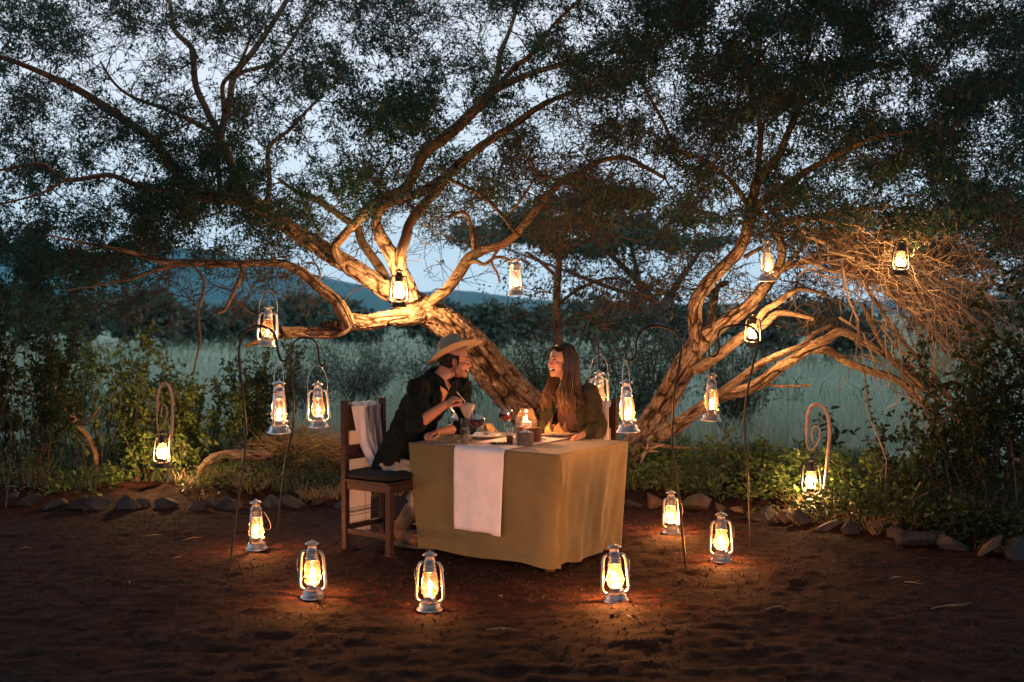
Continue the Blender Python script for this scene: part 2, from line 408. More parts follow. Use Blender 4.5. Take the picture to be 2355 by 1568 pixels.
def ramp(fac, cols):
    r = N.new('ShaderNodeValToRGB'); e = r.color_ramp.elements
    e[0].position, e[0].color = cols[0][0], (*cols[0][1], 1); e[1].position, e[1].color = cols[-1][0], (*cols[-1][1], 1)
    for p, c in cols[1:-1]: q = e.new(p); q.color = (*c, 1)
    Lk.new(fac, r.inputs[0]); return r
soil = ramp(nz(14, 8, .7).outputs[0], [(.3, (.006, .0045, .005)), (.5, (.022, .0085, .0070)), (.72, (.095, .024, .012))])
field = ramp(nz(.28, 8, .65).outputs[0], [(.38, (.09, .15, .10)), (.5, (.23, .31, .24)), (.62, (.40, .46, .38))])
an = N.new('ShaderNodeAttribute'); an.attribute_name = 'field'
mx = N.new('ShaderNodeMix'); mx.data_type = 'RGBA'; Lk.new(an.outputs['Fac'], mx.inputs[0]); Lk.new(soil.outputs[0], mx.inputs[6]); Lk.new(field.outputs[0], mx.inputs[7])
Lk.new(mx.outputs[2], b.inputs['Base Color']); b.inputs['Roughness'].default_value = .95; b.inputs['Specular IOR Level'].default_value = .15
bp = N.new('ShaderNodeBump'); bp.inputs['Strength'].default_value = 1.0; bp.inputs['Distance'].default_value = .025
n1 = nz(70, 9, .8); Lk.new(n1.outputs[0], bp.inputs['Height']); Lk.new(bp.outputs[0], b.inputs['Normal'])
link_mesh('ground', gme, m, kind='structure')
def gz(x, y): return float(ground_z(np.array([x]), np.array([y]))[0])
def GG(x, y):
    p = G(x, y); p.z = gz(p.x, p.y); return p

# far hills
def hills(name, y0, prof, seed, depth=500):
    xs = np.linspace(prof[0][0], prof[-1][0], 160); top = np.interp(xs, [p[0] for p in prof], [p[1] for p in prof])
    rows = []
    K = 26
    for k in range(K):
        t = k/(K-1); y = y0+depth*t
        X = (xs-CX)/F*(y0+depth*.6); env = math.sin(min(t/.6, 1)*math.pi/2)**1.1
        h = (HY-top)/F*(y0+depth*.6)*env
        n = fbm(X/130., np.full_like(X, y/130.), oct=4, seed=seed)*.10
        rows.append(np.stack([X, np.full_like(X, y), h*(1+n)-2], -1))
    V = np.concatenate(rows); n_ = len(xs); i = np.arange(K*n_).reshape(K, n_)
    Q = np.stack([i[:-1, :-1], i[:-1, 1:], i[1:, 1:], i[1:, :-1]], -1).reshape(-1, 4)
    return np_mesh(name, V, Q)
hm = mat('bush_covered_hill', (.025, .045, .035), .95, col2=(.05, .07, .045), scale=.03, detail=8, bump=.6, bscale=.08, bdist=8)
link_mesh('hills', hills('hills', 2600, [(-2400, 640), (-1200, 600), (-600, 560), (0, 575), (200, 585), (400, 575), (520, 588), (640, 612), (760, 640), (860, 662), (960, 672), (1040, 664),
     (1120, 668), (1200, 682), (1320, 690), (1600, 696), (2000, 690), (2600, 660), (3400, 640), (5000, 690)], 41), hm, kind='structure')

# haze of the evening air
hz = MB(); hz.box((0, 1600, 106), (8400, 3700, 216)); 
m, nt, b, out = new_mat('evening_haze'); nt.nodes.remove(b)
pv = nt.nodes.new('ShaderNodeVolumePrincipled'); pv.inputs['Color'].default_value = (.10, .66, .95, 1); pv.inputs['Density'].default_value = .00013
pv.inputs['Anisotropy'].default_value = 0.0
nt.links.new(pv.outputs[0], out.inputs['Volume'])
hz.build('haze', m, smooth=False, kind='stuff')

# ---------------------------------------------------------------- edging rocks
def rock_mesh(seed, sx, sy, sz):
    rr = random.Random(seed); bm = bmesh.new(); bmesh.ops.create_icosphere(bm, subdivisions=3, radius=1)
    planes = []
    for k in range(8):
        n = Vector((rr.gauss(0, 1), rr.gauss(0, 1), rr.gauss(0, 1))).normalized(); planes.append((n, rr.uniform(.28, .72)))
    for v in bm.verts:
        for n, d in planes:
            q = v.co.dot(n)
            if q > d: v.co -= n*(q-d)
    for v in bm.verts:
        nn = noise.noise(v.co*3+Vector((seed, 0, 0)))*.04; v.co *= 1+nn
        v.co = Vector((v.co.x*sx, v.co.y*sy, v.co.z*sz))
    bmesh.ops.dissolve_limit(bm, angle_limit=.12, verts=bm.verts, edges=bm.edges)
    bmesh.ops.triangulate(bm, faces=bm.faces)
    me = bpy.data.meshes.new('rock'); bm.to_mesh(me); bm.free(); return me
def place_rocks(x0, x1, big, labels, dens=1.0):
    x = x0; k = 0
    while x < x1:
        w = random.uniform(*big); y = np.interp(x, [p[0] for p in LINE], [p[1] for p in LINE])
        g = G(x+w/2, y+random.uniform(-5, 5)); s = w/PPM(g.y)/2*1.15
        me = rock_mesh(int(x)+31, s, s*random.uniform(.45, .8), s*random.uniform(.42, .7))
        br = random.random() < .22
        o = link_mesh('edging_rock', me, M['rock_brown'] if br else M['rock'], smooth=False)
        o.location = (g.x, g.y, gz(g.x, g.y)+s*.16); o.rotation_euler = (random.uniform(-.7, .7), random.uniform(-.7, .7), random.uniform(-.5, .5))
        tag(o, None, 'rock', 'rocks edging the dirt clearing'); labels.append((x+w/2, o, br, w)); x += w*dens*random.uniform(.72, .9); k += 1
rocks = []
place_rocks(-10, 790, (42, 86), rocks)
place_rocks(1425, 1740, (40, 80), rocks)
place_rocks(1740, 2060, (44, 70), rocks)
place_rocks(2060, 2380, (72, 112), rocks)
ROCK_SPOTS = [(70, 'at the far left edge'), (200, 'well left of the small left crook'), (330, 'just left of the small left crook'),
   (420, 'in front of the small left crook'), (520, 'behind the tallest left hook'), (640, 'between the two tall hooks on the left'),
   (800, 'beside the chair of the man'), (1500, 'just right of the tablecloth'), (1610, 'between two ground lanterns'),
   (1740, 'behind the right tall hook'), (1880, 'left of the small right crook'), (1960, 'just right of the small right crook'),
   (2100, 'below the dead branch pile'), (2230, 'under the dark right bush'), (2400, 'at the far right edge')]
_cnt = {}
for px, o, br, w in rocks:
    k = next(i for i, s in enumerate(ROCK_SPOTS) if px <= s[0]+60 or i == len(ROCK_SPOTS)-1)
    _cnt.setdefault(k, []).append((px, o, br))
ORD = ['first', 'second', 'third', 'fourth', 'fifth', 'sixth', 'seventh', 'eighth']
for k, L in _cnt.items():
    for i, (px, o, br) in enumerate(sorted(L, key=lambda t: t[0])):
        o['label'] = f"{'brown' if br else 'dark grey'} angular rock {ROCK_SPOTS[k][1]}" + (f", {ORD[min(i,7)]} from left there" if len(L) > 1 else '')
# ---------------------------------------------------------------- big trees: traced limbs
def limb(pts, d0, d1, step=.07):
    """pts (x, y, radius) along the limb in picture units, depth going d0 -> d1"""
    m = len(pts); L = [0]
    for a, b_ in zip(pts, pts[1:]): L.append(L[-1]+math.hypot(a[0]-b_[0], a[1]-b_[1]))
    W = []; rs = []
    for p, l in zip(pts, L):
        t = l/L[-1]; d = d0+(d1-d0)*t+.10*math.sin(l*.013+pts[0][0])*t
        W.append(P(p[0], p[1], d)); rs.append(p[2]*d/F)
    return spline(W, step, rs)
def limb_mesh(pts, rs, nseg, rough, seed, ruv=1.0):
    """tapering limb; 'plate' = 0 in the bark furrows, 1 on the plates, sunk in the same places"""
    pts = [Vector(p) for p in pts]; m = len(pts); prev = None; s = 0; nn = nseg; n1 = nn+1
    C = np.empty((m, 3)); U = np.empty((m, 3)); Wv = np.empty((m, 3)); S = np.empty(m)
    for i, p in enumerate(pts):
        d = (pts[min(i+1, m-1)]-pts[max(i-1, 0)]).normalized()
        if i: s += (p-pts[i-1]).length
        u = Vector((0.1, 1, 0)) if prev is None else prev
        u = (u-d*u.dot(d)).normalized(); w = d.cross(u); prev = u
        C[i] = p; U[i] = u; Wv[i] = w; S[i] = s
    r = np.array(rs)[:, None]; a = (2*math.pi*(np.arange(n1) % nn)/nn)[None]; ca = np.cos(a)+0*r; sa = np.sin(a)+0*r; s_ = S[:, None]+0*ca
    rr = r*(1+.12*vnoise(ca*1.3+seed, sa*1.3, s_*2.4, seed=1)+.05*vnoise(ca*2.2+seed, sa*2.2, s_*7, seed=2))
    k = 1.0 if rough > .05 else 1.7
    wob = .5*vnoise(ca*r*6, sa*r*6, s_*4+seed, seed=5)
    f1 = np.abs(vnoise(ca*r*21*k+wob, sa*r*21*k+seed, s_*6*k, seed=3)); f2 = np.abs(vnoise(ca*r*44*k+wob, sa*r*44*k+seed, s_*15*k, seed=4))
    g = vnoise(ca*r*70, sa*r*70, s_*60+seed, seed=6)
    plate = np.clip((f1-.025)/(.17 if rough > .05 else .06), 0, 1)*(.4+.6*np.clip((f2-.02)/.13, 0, 1))
    if rough: rr = rr+r*0+np.minimum(r*rough*2.2, .040)*(plate-1+.35*g)
    V = (C[:, None]+U[:, None]*(rr*ca)[..., None]+Wv[:, None]*(rr*sa)[..., None]).reshape(-1, 3)
    i = np.arange(m*n1).reshape(m, n1)
    Q = np.stack([i[:-1, :-1], i[:-1, 1:], i[1:, 1:], i[1:, :-1]], -1).reshape(-1, 4)
    me = np_mesh('limb', V, Q)
    UV = np.stack([(np.arange(n1)/nn*2*math.pi)[None]*np.maximum(r, .02)*ruv, s_+0*ca], -1).reshape(-1, 2).astype(np.float32)
    uvl = me.uv_layers.new(name='UVMap'); uvl.data.foreach_set('uv', UV[Q.ravel()].ravel())
    at = me.attributes.new('plate', 'FLOAT', 'POINT'); at.data.foreach_set('value', np.clip(plate, 0, 1).astype(np.float32).ravel())
    return me
SK = {'L': ([], []), 'R': ([], []), 'M': ([], [])}
def add_limb(tree, parent, pts, d0, d1, name='branch', rough=0.0, big=False, matn=None, skel=True):
    big = max(p[2] for p in pts) > 14
    W, rs = limb(pts, d0, d1, .018 if big else .05)
    n = 84 if big else (14 if max(rs) > .03 else 8)
    me = limb_mesh(W, rs, n, rough if big else rough*.5, random.uniform(0, 50), 1.0)
    o = link_mesh(name, me, M[matn or ('bark' if big else 'bark2')], parent)
    if skel:
        for p, r in zip(W, rs):
            SK[tree][0].append(p); SK[tree][1].append(r)
    return o
TL = empty('leaning_acacia_tree', GG(1395, 1120), label='large acacia leaning left behind the table, trunk brightly lit', cat='tree')
TR = empty('forked_acacia_tree', GG(1400, 1150), label='forked acacia on the right with a low fallen bough', cat='tree')
for t in (TL, TR): t['kind'] = 'thing'
def keep(o, root):
    o.matrix_parent_inverse = Matrix.Translation(root.location).inverted(); return o
def LA(tree, pts, d0, d1, rough=.0, name='branch', **k):
    root = {'L': TL, 'R': TR}[tree]; return keep(add_limb(tree, root, pts, d0, d1, name, rough, **k), root)
# left tree
LA('L', [(1400, 1135, 66), (1335, 1055, 56), (1262, 985, 50), (1194, 919, 46), (1137, 860, 45), (1092, 805, 40), (1046, 758, 35), (993, 722, 33), (945, 695, 29), (905, 683, 24)], 11.4, 10.6, .13, 'trunk')
LA('L', [(985, 712, 30), (940, 728, 23), (887, 734, 18), (842, 743, 19), (805, 742, 21), (764, 764, 15), (694, 764, 13), (645, 766, 14)], 10.7, 10.1, .12)
LA('L', [(640, 768, 9), (610, 778, 8), (585, 788, 6), (563, 797, 3)], 10.1, 9.9, .1)
LA('L', [(800, 748, 18), (790, 722, 16), (771, 691, 14), (729, 656, 12.5), (694, 627, 11.5), (659, 610, 10.5), (624, 604, 9.5), (540, 607, 9), (450, 605, 8.5), (380, 602, 8), (330, 588, 6), (280, 575, 4.5), (200, 560, 3), (110, 540, 2)], 10.35, 9.2, .08)
LA('L', [(430, 606, 5.5), (370, 618, 4.5), (300, 640, 4), (230, 655, 3), (150, 668, 2)], 9.6, 9.2)
LA('L', [(960, 700, 26), (925, 690, 24), (888, 668, 23), (835, 631, 21), (785, 600, 20.5), (729, 566, 20), (676, 532, 19), (640, 505, 18), (600, 478, 17), (570, 458, 16)], 10.7, 10.6, .10)
LA('L', [(590, 476, 13), (570, 461, 12.5), (542, 405, 11), (521, 352, 10), (503, 310, 9), (485, 275, 8.5), (471, 246, 8), (450, 197, 7.5), (445, 141, 7), (440, 109, 6.5), (401, 70, 6), (394, 28, 5), (380, -60, 4)], 10.6, 10.9)
LA('L', [(507, 320, 8), (516, 270, 8), (528, 239, 8), (538, 176, 7), (584, 116, 6.5), (616, 70, 6), (651, 14, 5.5), (690, -60, 4)], 10.75, 11.3)
LA('L', [(538, 180, 5.5), (560, 165, 5), (610, 150, 4.5), (651, 123, 4.5), (700, 42, 4), (740, -20, 3)], 11, 11.6)
LA('L', [(516, 262, 6), (512, 220, 5.5), (514, 190, 5), (549, 151, 4), (575, 90, 3)], 10.8, 10.2)
LA('L', [(493, 310, 5), (440, 278, 4.5), (376, 250, 4.2), (303, 222, 3.8), (262, 190, 3), (230, 140, 2)], 10.7, 10.0)
LA('L', [(507, 440, 6), (503, 400, 7), (498, 350, 7), (505, 310, 6.5)], 10.7, 10.75)
LA('L', [(600, 482, 12), (563, 462, 10), (510, 450, 10), (440, 436, 10.5), (398, 387, 11), (366, 338, 11), (327, 303, 10), (274, 267, 10), (211, 225, 9), (169, 201, 8), (116, 176, 7), (67, 155, 6), (0, 130, 5), (-80, 110, 4)], 10.6, 9.6, .06)
LA('L', [(560, 466, 9), (520, 462, 8.5), (457, 456, 8), (387, 442, 7), (324, 429, 6.5), (253, 403, 6), (197, 410, 5.5), (151, 413, 5), (95, 377, 4.5), (35, 385, 4), (-40, 400, 3)], 10.5, 9.3)
LA('L', [(151, 413, 3.5), (105, 440, 3), (60, 455, 2.5), (0, 470, 2)], 9.6, 9.2)
LA('L', [(440, 278, 3), (400, 300, 2.5), (330, 310, 2.4), (260, 240, 2)], 10.3, 10)
LA('L', [(612, 484, 8), (619, 422, 6.5), (616, 352, 5.5), (630, 325, 5), (661, 302, 4.5), (700, 260, 3.5), (740, 220, 2.5)], 10.6, 11.2)
LA('L', [(785, 603, 11), (768, 572, 10), (788, 545, 10.5), (812, 518, 10.5), (838, 492, 11), (876, 457, 12), (929, 436, 13), (954, 397, 13.5), (975, 352, 13.5), (1017, 320, 13), (1063, 281, 13), (1101, 243, 12), (1120, 218, 11), (1158, 197, 8.5), (1203, 176, 7.5), (1263, 155, 6.5), (1316, 141, 5), (1386, 105, 4), (1450, 80, 3)], 10.6, 9.8, .05)
LA('L', [(1110, 232, 9), (1140, 180, 7.5), (1151, 120, 6.5), (1165, 88, 5), (1185, 30, 4), (1200, -40, 3)], 10.1, 10.4)
LA('L', [(1120, 222, 7), (1160, 180, 6.5), (1188, 150, 6), (1220, 125, 5), (1270, 60, 4), (1330, 0, 3)], 10.1, 9.4)
LA('L', [(945, 690, 24), (923, 635, 21), (900, 585, 18), (880, 553, 16), (868, 525, 13), (869, 492, 11.5), (894, 468, 10.5), (933, 454, 10.5), (982, 433, 11), (1028, 405, 11.5), (1052, 380, 11), (1087, 352, 10.5), (1123, 324, 10), (1165, 299, 9), (1200, 274, 8.5), (1239, 246, 7.5), (1281, 225, 6), (1334, 204, 5), (1404, 165, 4), (1460, 140, 3)], 10.6, 9.9, .08)
LA('L', [(922, 615, 13), (922, 580, 13), (933, 543, 12.5), (940, 515, 12), (964, 482, 12), (989, 454, 11), (1013, 426, 10), (1035, 400, 9)], 10.45, 10.15, .12)
LA('L', [(892, 652, 12), (872, 615, 11.5), (856, 592, 11), (831, 555, 10), (821, 525, 9), (788, 500, 8), (736, 464, 7), (680, 440, 5), (640, 410, 4)], 10.9, 11.6)
LA('L', [(868, 500, 5), (878, 478, 5), (872, 440, 4), (880, 400, 3), (900, 360, 2)], 10.4, 10.8)
LA('L', [(987, 700, 8), (1000, 686, 12), (1028, 666, 13), (1056, 627, 14), (1081, 592, 13.5), (1116, 573, 11), (1151, 564, 9.5), (1175, 549, 8), (1211, 510, 7.5), (1256, 454, 7.2), (1291, 419, 6.6), (1334, 394, 6.3), (1386, 369, 6.2), (1439, 362, 6), (1481, 383, 5), (1530, 410, 4)], 10.55, 9.7, .06)
LA('L', [(1060, 618, 6), (1088, 600, 5.5), (1115, 608, 4.5), (1137, 592, 4), (1170, 598, 3), (1190, 640, 2)], 10.4, 10.1)
LA('L', [(1151, 566, 4), (1130, 600, 3.4), (1142, 625, 3), (1150, 650, 2)], 10.3, 10.2)
LA('L', [(1090, 580, 4.5), (1084, 528, 5), (1073, 492, 5), (1052, 489, 4.5), (1030, 500, 3)], 10.4, 10.1)
LA('L', [(1028, 410, 4.5), (1070, 430, 4), (1110, 450, 4), (1150, 490, 4.3), (1178, 525, 3.8), (1195, 545, 2)], 10.1, 9.7)
LA('L', [(1160, 500, 3), (1190, 470, 3), (1230, 400, 2.5), (1200, 350, 2)], 9.9, 9.5)
LA('L', [(560, 606, 4), (548, 650, 5), (528, 690, 4.5), (515, 715, 3.5), (498, 722, 2.5)], 9.9, 9.6)
LA('L', [(440, 606, 3.2), (470, 650, 3), (455, 720, 3), (460, 780, 3), (448, 840, 2.4), (444, 862, 2)], 9.6, 9.3)
LA('L', [(730, 655, 3), (735, 625, 2.6), (720, 600, 2)], 10.3, 10.4)
# right tree
LA('R', [(1392, 1150, 60), (1425, 1090, 46), (1455, 1040, 38), (1487, 990, 30), (1532, 919, 27), (1563, 861, 27), (1591, 818, 28), (1616, 780, 25), (1640, 758, 20), (1660, 745, 17)], 11.1, 10.4, .10, 'trunk')
LA('R', [(1606, 800, 20), (1600, 759, 17), (1597, 720, 16), (1602, 689, 16), (1630, 646, 15.5), (1665, 611, 14.5), (1696, 580, 14), (1716, 537, 13.5), (1723, 498, 13), (1734, 440, 12.5), (1744, 408, 11.5), (1773, 383, 9.5), (1794, 352, 8.5), (1815, 299, 8), (1839, 239, 7), (1843, 176, 5), (1870, 100, 4)], 10.5, 9.4, .07)
LA('R', [(1744, 412, 8), (1744, 369, 7), (1748, 317, 6.5), (1744, 274, 5.5), (1728, 235, 4.5), (1700, 170, 3.5)], 10, 9.8)
LA('R', [(1746, 300, 4), (1780, 240, 4), (1778, 205, 4), (1758, 169, 4), (1740, 120, 3)], 9.9, 9.3)
LA('R', [(1728, 488, 9), (1744, 468, 9.5), (1801, 433, 10), (1843, 401, 9), (1892, 373, 7), (1931, 352, 6), (2010, 317, 4.5), (2100, 300, 3)], 10.1, 8.8)
LA('R', [(1716, 470, 7), (1700, 440, 6), (1678, 415, 5), (1639, 380, 5), (1607, 362, 4.5), (1554, 341, 4.5), (1526, 281, 4), (1480, 200, 3)], 10, 9.2)
LA('R', [(1625, 770, 19), (1653, 751, 17.5), (1688, 728, 16), (1723, 701, 15.5), (1759, 658, 15), (1786, 622, 12), (1798, 583, 10), (1790, 540, 10.5), (1782, 520, 9), (1809, 511, 8.5), (1864, 501, 8), (1923, 490, 7), (1981, 482, 5), (2060, 475, 3.5)], 10.35, 9.3, .08)
LA('R', [(1780, 530, 5), (1765, 505, 4), (1750, 482, 3)], 9.9, 9.8)
LA('R', [(1786, 624, 8), (1825, 607, 7.5), (1864, 599, 6.5), (1903, 587, 5.5), (1954, 583, 4.5), (2020, 560, 3)], 10, 9.3)
LA('R', [(1780, 640, 5), (1815, 600, 4.5), (1852, 560, 4), (1890, 525, 3)], 10, 9.5)
LA('R', [(1712, 590, 5), (1740, 575, 5), (1770, 560, 4)], 10.2, 9.9)
LA('R', [(1600, 850, 14), (1645, 822, 12), (1684, 790, 12), (1716, 767, 11), (1759, 744, 9.5), (1786, 720, 7.5), (1825, 722, 5.5), (1872, 734, 4.5)], 10.4, 9.6)
LA('R', [(1735, 752, 7), (1755, 716, 8), (1786, 697, 7.5), (1825, 669, 6.5), (1856, 665, 4.5), (1903, 681, 3.5)], 9.9, 9.4)
LA('R', [(1632, 755, 10), (1640, 700, 9), (1650, 660, 7.5), (1672, 650, 6)], 10.7, 11.0)
LA('R', [(1430, 1085, 28), (1470, 1035, 26), (1513, 1001, 21), (1563, 974, 17), (1610, 939, 14.5), (1653, 911, 14.5), (1700, 900, 14), (1747, 880, 13.5), (1786, 849, 13), (1825, 826, 12), (1864, 798, 11.5), (1903, 779, 11), (1934, 763, 9.5), (1981, 783, 8.5), (2040, 818, 8), (2098, 857, 8), (2157, 892, 7), (2230, 960, 5)], 10.8, 8.9, .08)
LA('R', [(1870, 806, 10), (1905, 806, 10), (1942, 830, 9), (2001, 853, 8), (2059, 872, 8), (2120, 920, 7), (2200, 1010, 5)], 9.9, 9.1)
LA('R', [(1655, 905, 9), (1700, 872, 9), (1747, 837, 8), (1805, 810, 7), (1845, 794, 6), (1872, 767, 5), (1911, 748, 4)], 10.1, 9.4)
LA('R', [(1765, 884, 4), (1800, 888, 3), (1864, 886, 2.6)], 9.9, 9.6)
LA('R', [(1490, 1020, 6), (1530, 1027, 4), (1575, 1030, 3), (1608, 1031, 2)], 10.4, 10.1)
# broken stub with splinters on the right trunk
sp = MB()
for k in range(9):
    a = P(1487, 1034, 10.25); sp.tube([a, a+Vector((random.uniform(-.12, .16), random.uniform(-.12, 0), random.uniform(-.12, .1)))], [.016, .003], 5)
keep(sp.build('broken_stub', M['deadwood'], TR), TR)
# knotty burr on the left stub branch
sp = MB()
for k in range(7):
    a = P(742+k*4, 752, 10.25); sp.tube([a, a+Vector((random.uniform(-.02, .02), 0, random.uniform(.02, .07)))], [.03, .018], 6)
keep(sp.build('burr', M['bark'], TL), TL)

# ---------------------------------------------------------------- twigs and foliage
LEAFG = np.array([[6,4,4,5,4,3,3,3,7,9,9,9,9,9,8,7],[4,2,2,4,5,5,4,3,8,9,9,9,9,9,9,8],[4,2,2,4,6,7,5,4,6,7,8,8,9,9,9,8],[4,4,4,4,7,8,8,4,3,4,6,7,9,9,9,9],
 [4,5,5,5,7,8,7,4,2,3,4,5,8,9,9,8],[5,5,6,7,7,8,5,3,1,3,4,5,7,9,9,8],[6,6,6,7,6,5,3,2,2,4,5,6,7,8,7,6],[8,6,5,5,3,1.5,1,1,1,3,4,4,3,2,3,5],[8,3,1,1,1,0,0,0,.3,2.5,3,3,2,1,1,4],[8,2,.5,0,0,0,0,0,0,2,2,2,1,0,0,4]], float)
TWIGG = np.array([[5,5,5,5,5,5,5,5,6,6,6,6,6,6,6,6],[5,5,5,5,5,5,5,5,6,6,6,6,6,6,6,6],[5,5,5,5,5,5,5,5,7,7,7,6,6,6,6,6],[6,6,6,5,5,5,5,5,8,8,8,7,6,6,6,6],
 [6,6,6,5,5,5,5,6,9,9,8,7,6,6,6,6],[6,6,6,6,5,5,6,7,9,9,8,7,7,6,6,7],[7,7,7,7,6,6,6,6,6,6,6,6,7,8,8,8],[7,8,8,8,6,3,1.5,1.2,2.5,5,5,5,6,8,9,9],[4,7,7,7,5,.7,.3,.4,1,4,4,3,5,8,8,8],[3,5,4,3,2,0,0,0,.3,3,3,1,4,6,5,7]], float)
def gsamp(g, x, y):
    fx = np.clip(x/147.1-.5, 0, 14.999); fy = np.clip(y/75.-.5, 0, 8.999)
    ix = fx.astype(int); iy = fy.astype(int); u = fx-ix; v = fy-iy
    return (g[iy, ix]*(1-u)*(1-v)+g[iy, ix+1]*u*(1-v)+g[iy+1, ix]*(1-u)*v+g[iy+1, ix+1]*u*v)
def to_px(p): return CX+p[:, 0]/p[:, 1]*F, HY-(p[:, 2]-CH)/p[:, 1]*F
def attractors(n, x0, x1, y0, y1, dlo, dhi, rng):
    out = []
    while sum(len(o) for o in out) < n:
        x = rng.uniform(x0, x1, n); y = rng.uniform(y0, y1, n); g = gsamp(TWIGG, x, y)/9*np.where(y > 760, 0, 1)
        clump = .45+.9*vnoise(x/70., y/50., seed=77)+.5*vnoise(x/28., y/22., seed=78)
        k = rng.uniform(size=n) < g*np.clip(clump, .16, 1); x = x[k]; y = y[k]
        d = rng.uniform(dlo(x), dhi(x)); out.append(np.stack([(x-CX)/F*d, d, CH-(y-HY)/F*d], -1))
    return np.concatenate(out)[:n]
rng = np.random.RandomState(5)
att = np.concatenate([
    attractors(10400, -60, 2420, -40, 760, lambda x: 9.3+0*x, lambda x: 12.6+0*x, rng),
    attractors(1500, 1250, 2450, -40, 560, lambda x: 7.6+0*x, lambda x: 9.6+0*x, rng),
    attractors(1700, -400, 2800, -900, -40, lambda x: 7.0+0*x, lambda x: 12.5+0*x, rng)])
pos = [tuple(p) for p in SK['L'][0][::3]+SK['R'][0][::3]]
tid = [0]*len(SK['L'][0][::3])+[1]*len(SK['R'][0][::3])
rad = SK['L'][1][::3]+SK['R'][1][::3]
dirn = [None]*len(pos)
kd = kdtree.KDTree(len(pos))
for i, p in enumerate(pos): kd.insert(p, i)
kd.balance()
order = sorted(range(len(att)), key=lambda i: kd.find(att[i])[2])
SA = [[], []]; SB = [[], []]; RA = [[], []]; RB = [[], []]; spur_base = []
bs = 550; rnd = random.Random(3)
for bstart in range(0, len(order), bs):
    if bstart:
        kd = kdtree.KDTree(len(pos))
        for i, p in enumerate(pos): kd.insert(p, i)
        kd.balance()
    for ai in order[bstart:bstart+bs]:
        t = Vector(att[ai]); co, i, dist = kd.find(t)
        if dist > 3.0: continue
        p = Vector(pos[i]); L = dist
        if L < .05: continue
        n = max(2, int(L/.11)); r0 = min(rad[i]*.75, .006+.011*L); r1 = .0034
        dd = (t-p).normalized(); side = Vector((rnd.gauss(0, 1), rnd.gauss(0, 1), rnd.gauss(0, 1))).cross(dd).normalized()*L*rnd.uniform(.05, .28)
        prev = p; T = tid[i]
        for k in range(1, n+1):
            u = k/n; q = p+(t-p)*u+side*math.sin(u*math.pi)+Vector((rnd.gauss(0, .016), rnd.gauss(0, .016), rnd.gauss(0, .016)))
            ra_ = r0+(r1-r0)*(k-1)/n; rb_ = r0+(r1-r0)*k/n
            SA[T].append(tuple(prev)); SB[T].append(tuple(q)); RA[T].append(ra_); RB[T].append(rb_)
            pos.append(tuple(q)); rad.append(rb_); tid.append(T); spur_base.append((q.x, q.y, q.z, T, (q-prev).x, (q-prev).y, (q-prev).z))
            prev = q
SBs = np.array(spur_base)
# short spur twigs: vectorised
def spurs(base, n_per, lo, hi, rng):
    b_ = np.repeat(base, n_per, axis=0); d = b_[:, 4:7]; d = d/(np.linalg.norm(d, axis=1, keepdims=True)+1e-9)
    v = rvec(len(b_), rng); v[:, 2] *= .7; dd = d*.6+v; dd /= np.linalg.norm(dd, axis=1, keepdims=True)
    L = rng.uniform(lo, hi, len(b_))
    return b_[:, :3], dd, L, b_[:, 3].astype(int)
sc_, sd_, sl_, st_ = spurs(SBs, 2, .06, .24, rng)
px, py = to_px(sc_); keepm = rng.uniform(size=len(px)) < .35+.6*gsamp(TWIGG, px, py)/9
sc_, sd_, sl_, st_ = sc_[keepm], sd_[keepm], sl_[keepm], st_[keepm]
mid = sc_+sd_*sl_[:, None]*.5+rng.normal(size=sc_.shape)*.012; end = sc_+sd_*sl_[:, None]+rng.normal(size=sc_.shape)*.02
for T in (0, 1):
    k = st_ == T
    k2 = k & (np.arange(len(k)) % 3 == 0); k1 = k & ~k2
    A = np.concatenate([np.array(SA[T]), sc_[k1], sc_[k2], mid[k2]]); B = np.concatenate([np.array(SB[T]), end[k1], mid[k2], end[k2]])
    ra_ = np.concatenate([np.array(RA[T]), np.full(k1.sum(), .0036), np.full(k2.sum(), .0036), np.full(k2.sum(), .0030)]); rb_ = np.concatenate([np.array(RB[T]), np.full(k1.sum(), .0017), np.full(k2.sum(), .0030), np.full(k2.sum(), .0016)])
    root = (TL, TR)[T]
    keep(link_mesh('twigs', segs_mesh('twigs', A, B, ra_, rb_), M['twig'], root, kind='stuff'), root)
# leaves along the spurs and twig ends
dens = gsamp(LEAFG, *to_px(mid))/9
lam = np.clip(dens, 0, 1)**1.35*LEAF_K*(.50+.95*np.clip(.42+.7*vnoise(mid[:, 0]*2.3, mid[:, 2]*2.9, mid[:, 1]*1.4, seed=9), 0, 1.5))
_, pyy = to_px(mid); lam = np.where(pyy < -40, lam*.8, lam)
lam = lam*np.where(mid[:, 0] > .3, .36, .9); cnt = rng.poisson(lam)
ii = np.repeat(np.arange(len(cnt)), cnt); u = rng.uniform(.15, 1.1, len(ii))[:, None]
C = sc_[ii]*(1-u)+end[ii]*u+rng.normal(size=(len(ii), 3))*.022
D = sd_[ii]*.5+rvec(len(ii), rng); D[:, 2] -= .15
Nn = rvec(len(ii), rng); Nn[:, 2] = np.abs(Nn[:, 2])+.6
L = rng.uniform(.024, .048, len(ii)); T = st_[ii]
print('leaves', len(ii), 'spurs', len(sc_), 'segs', len(SBs))
dark = C[:, 0] > 1.2
for t in (0, 1):
    k = T == t; root = (TL, TR)[t]
    keep(link_mesh('foliage', leaves_mesh('foliage', C[k], D[k], Nn[k], L[k], L[k]*.5, -1), M['acacia_leaf' if t == 0 else 'acacia_leaf2'], root, smooth=False, kind='stuff'), root)
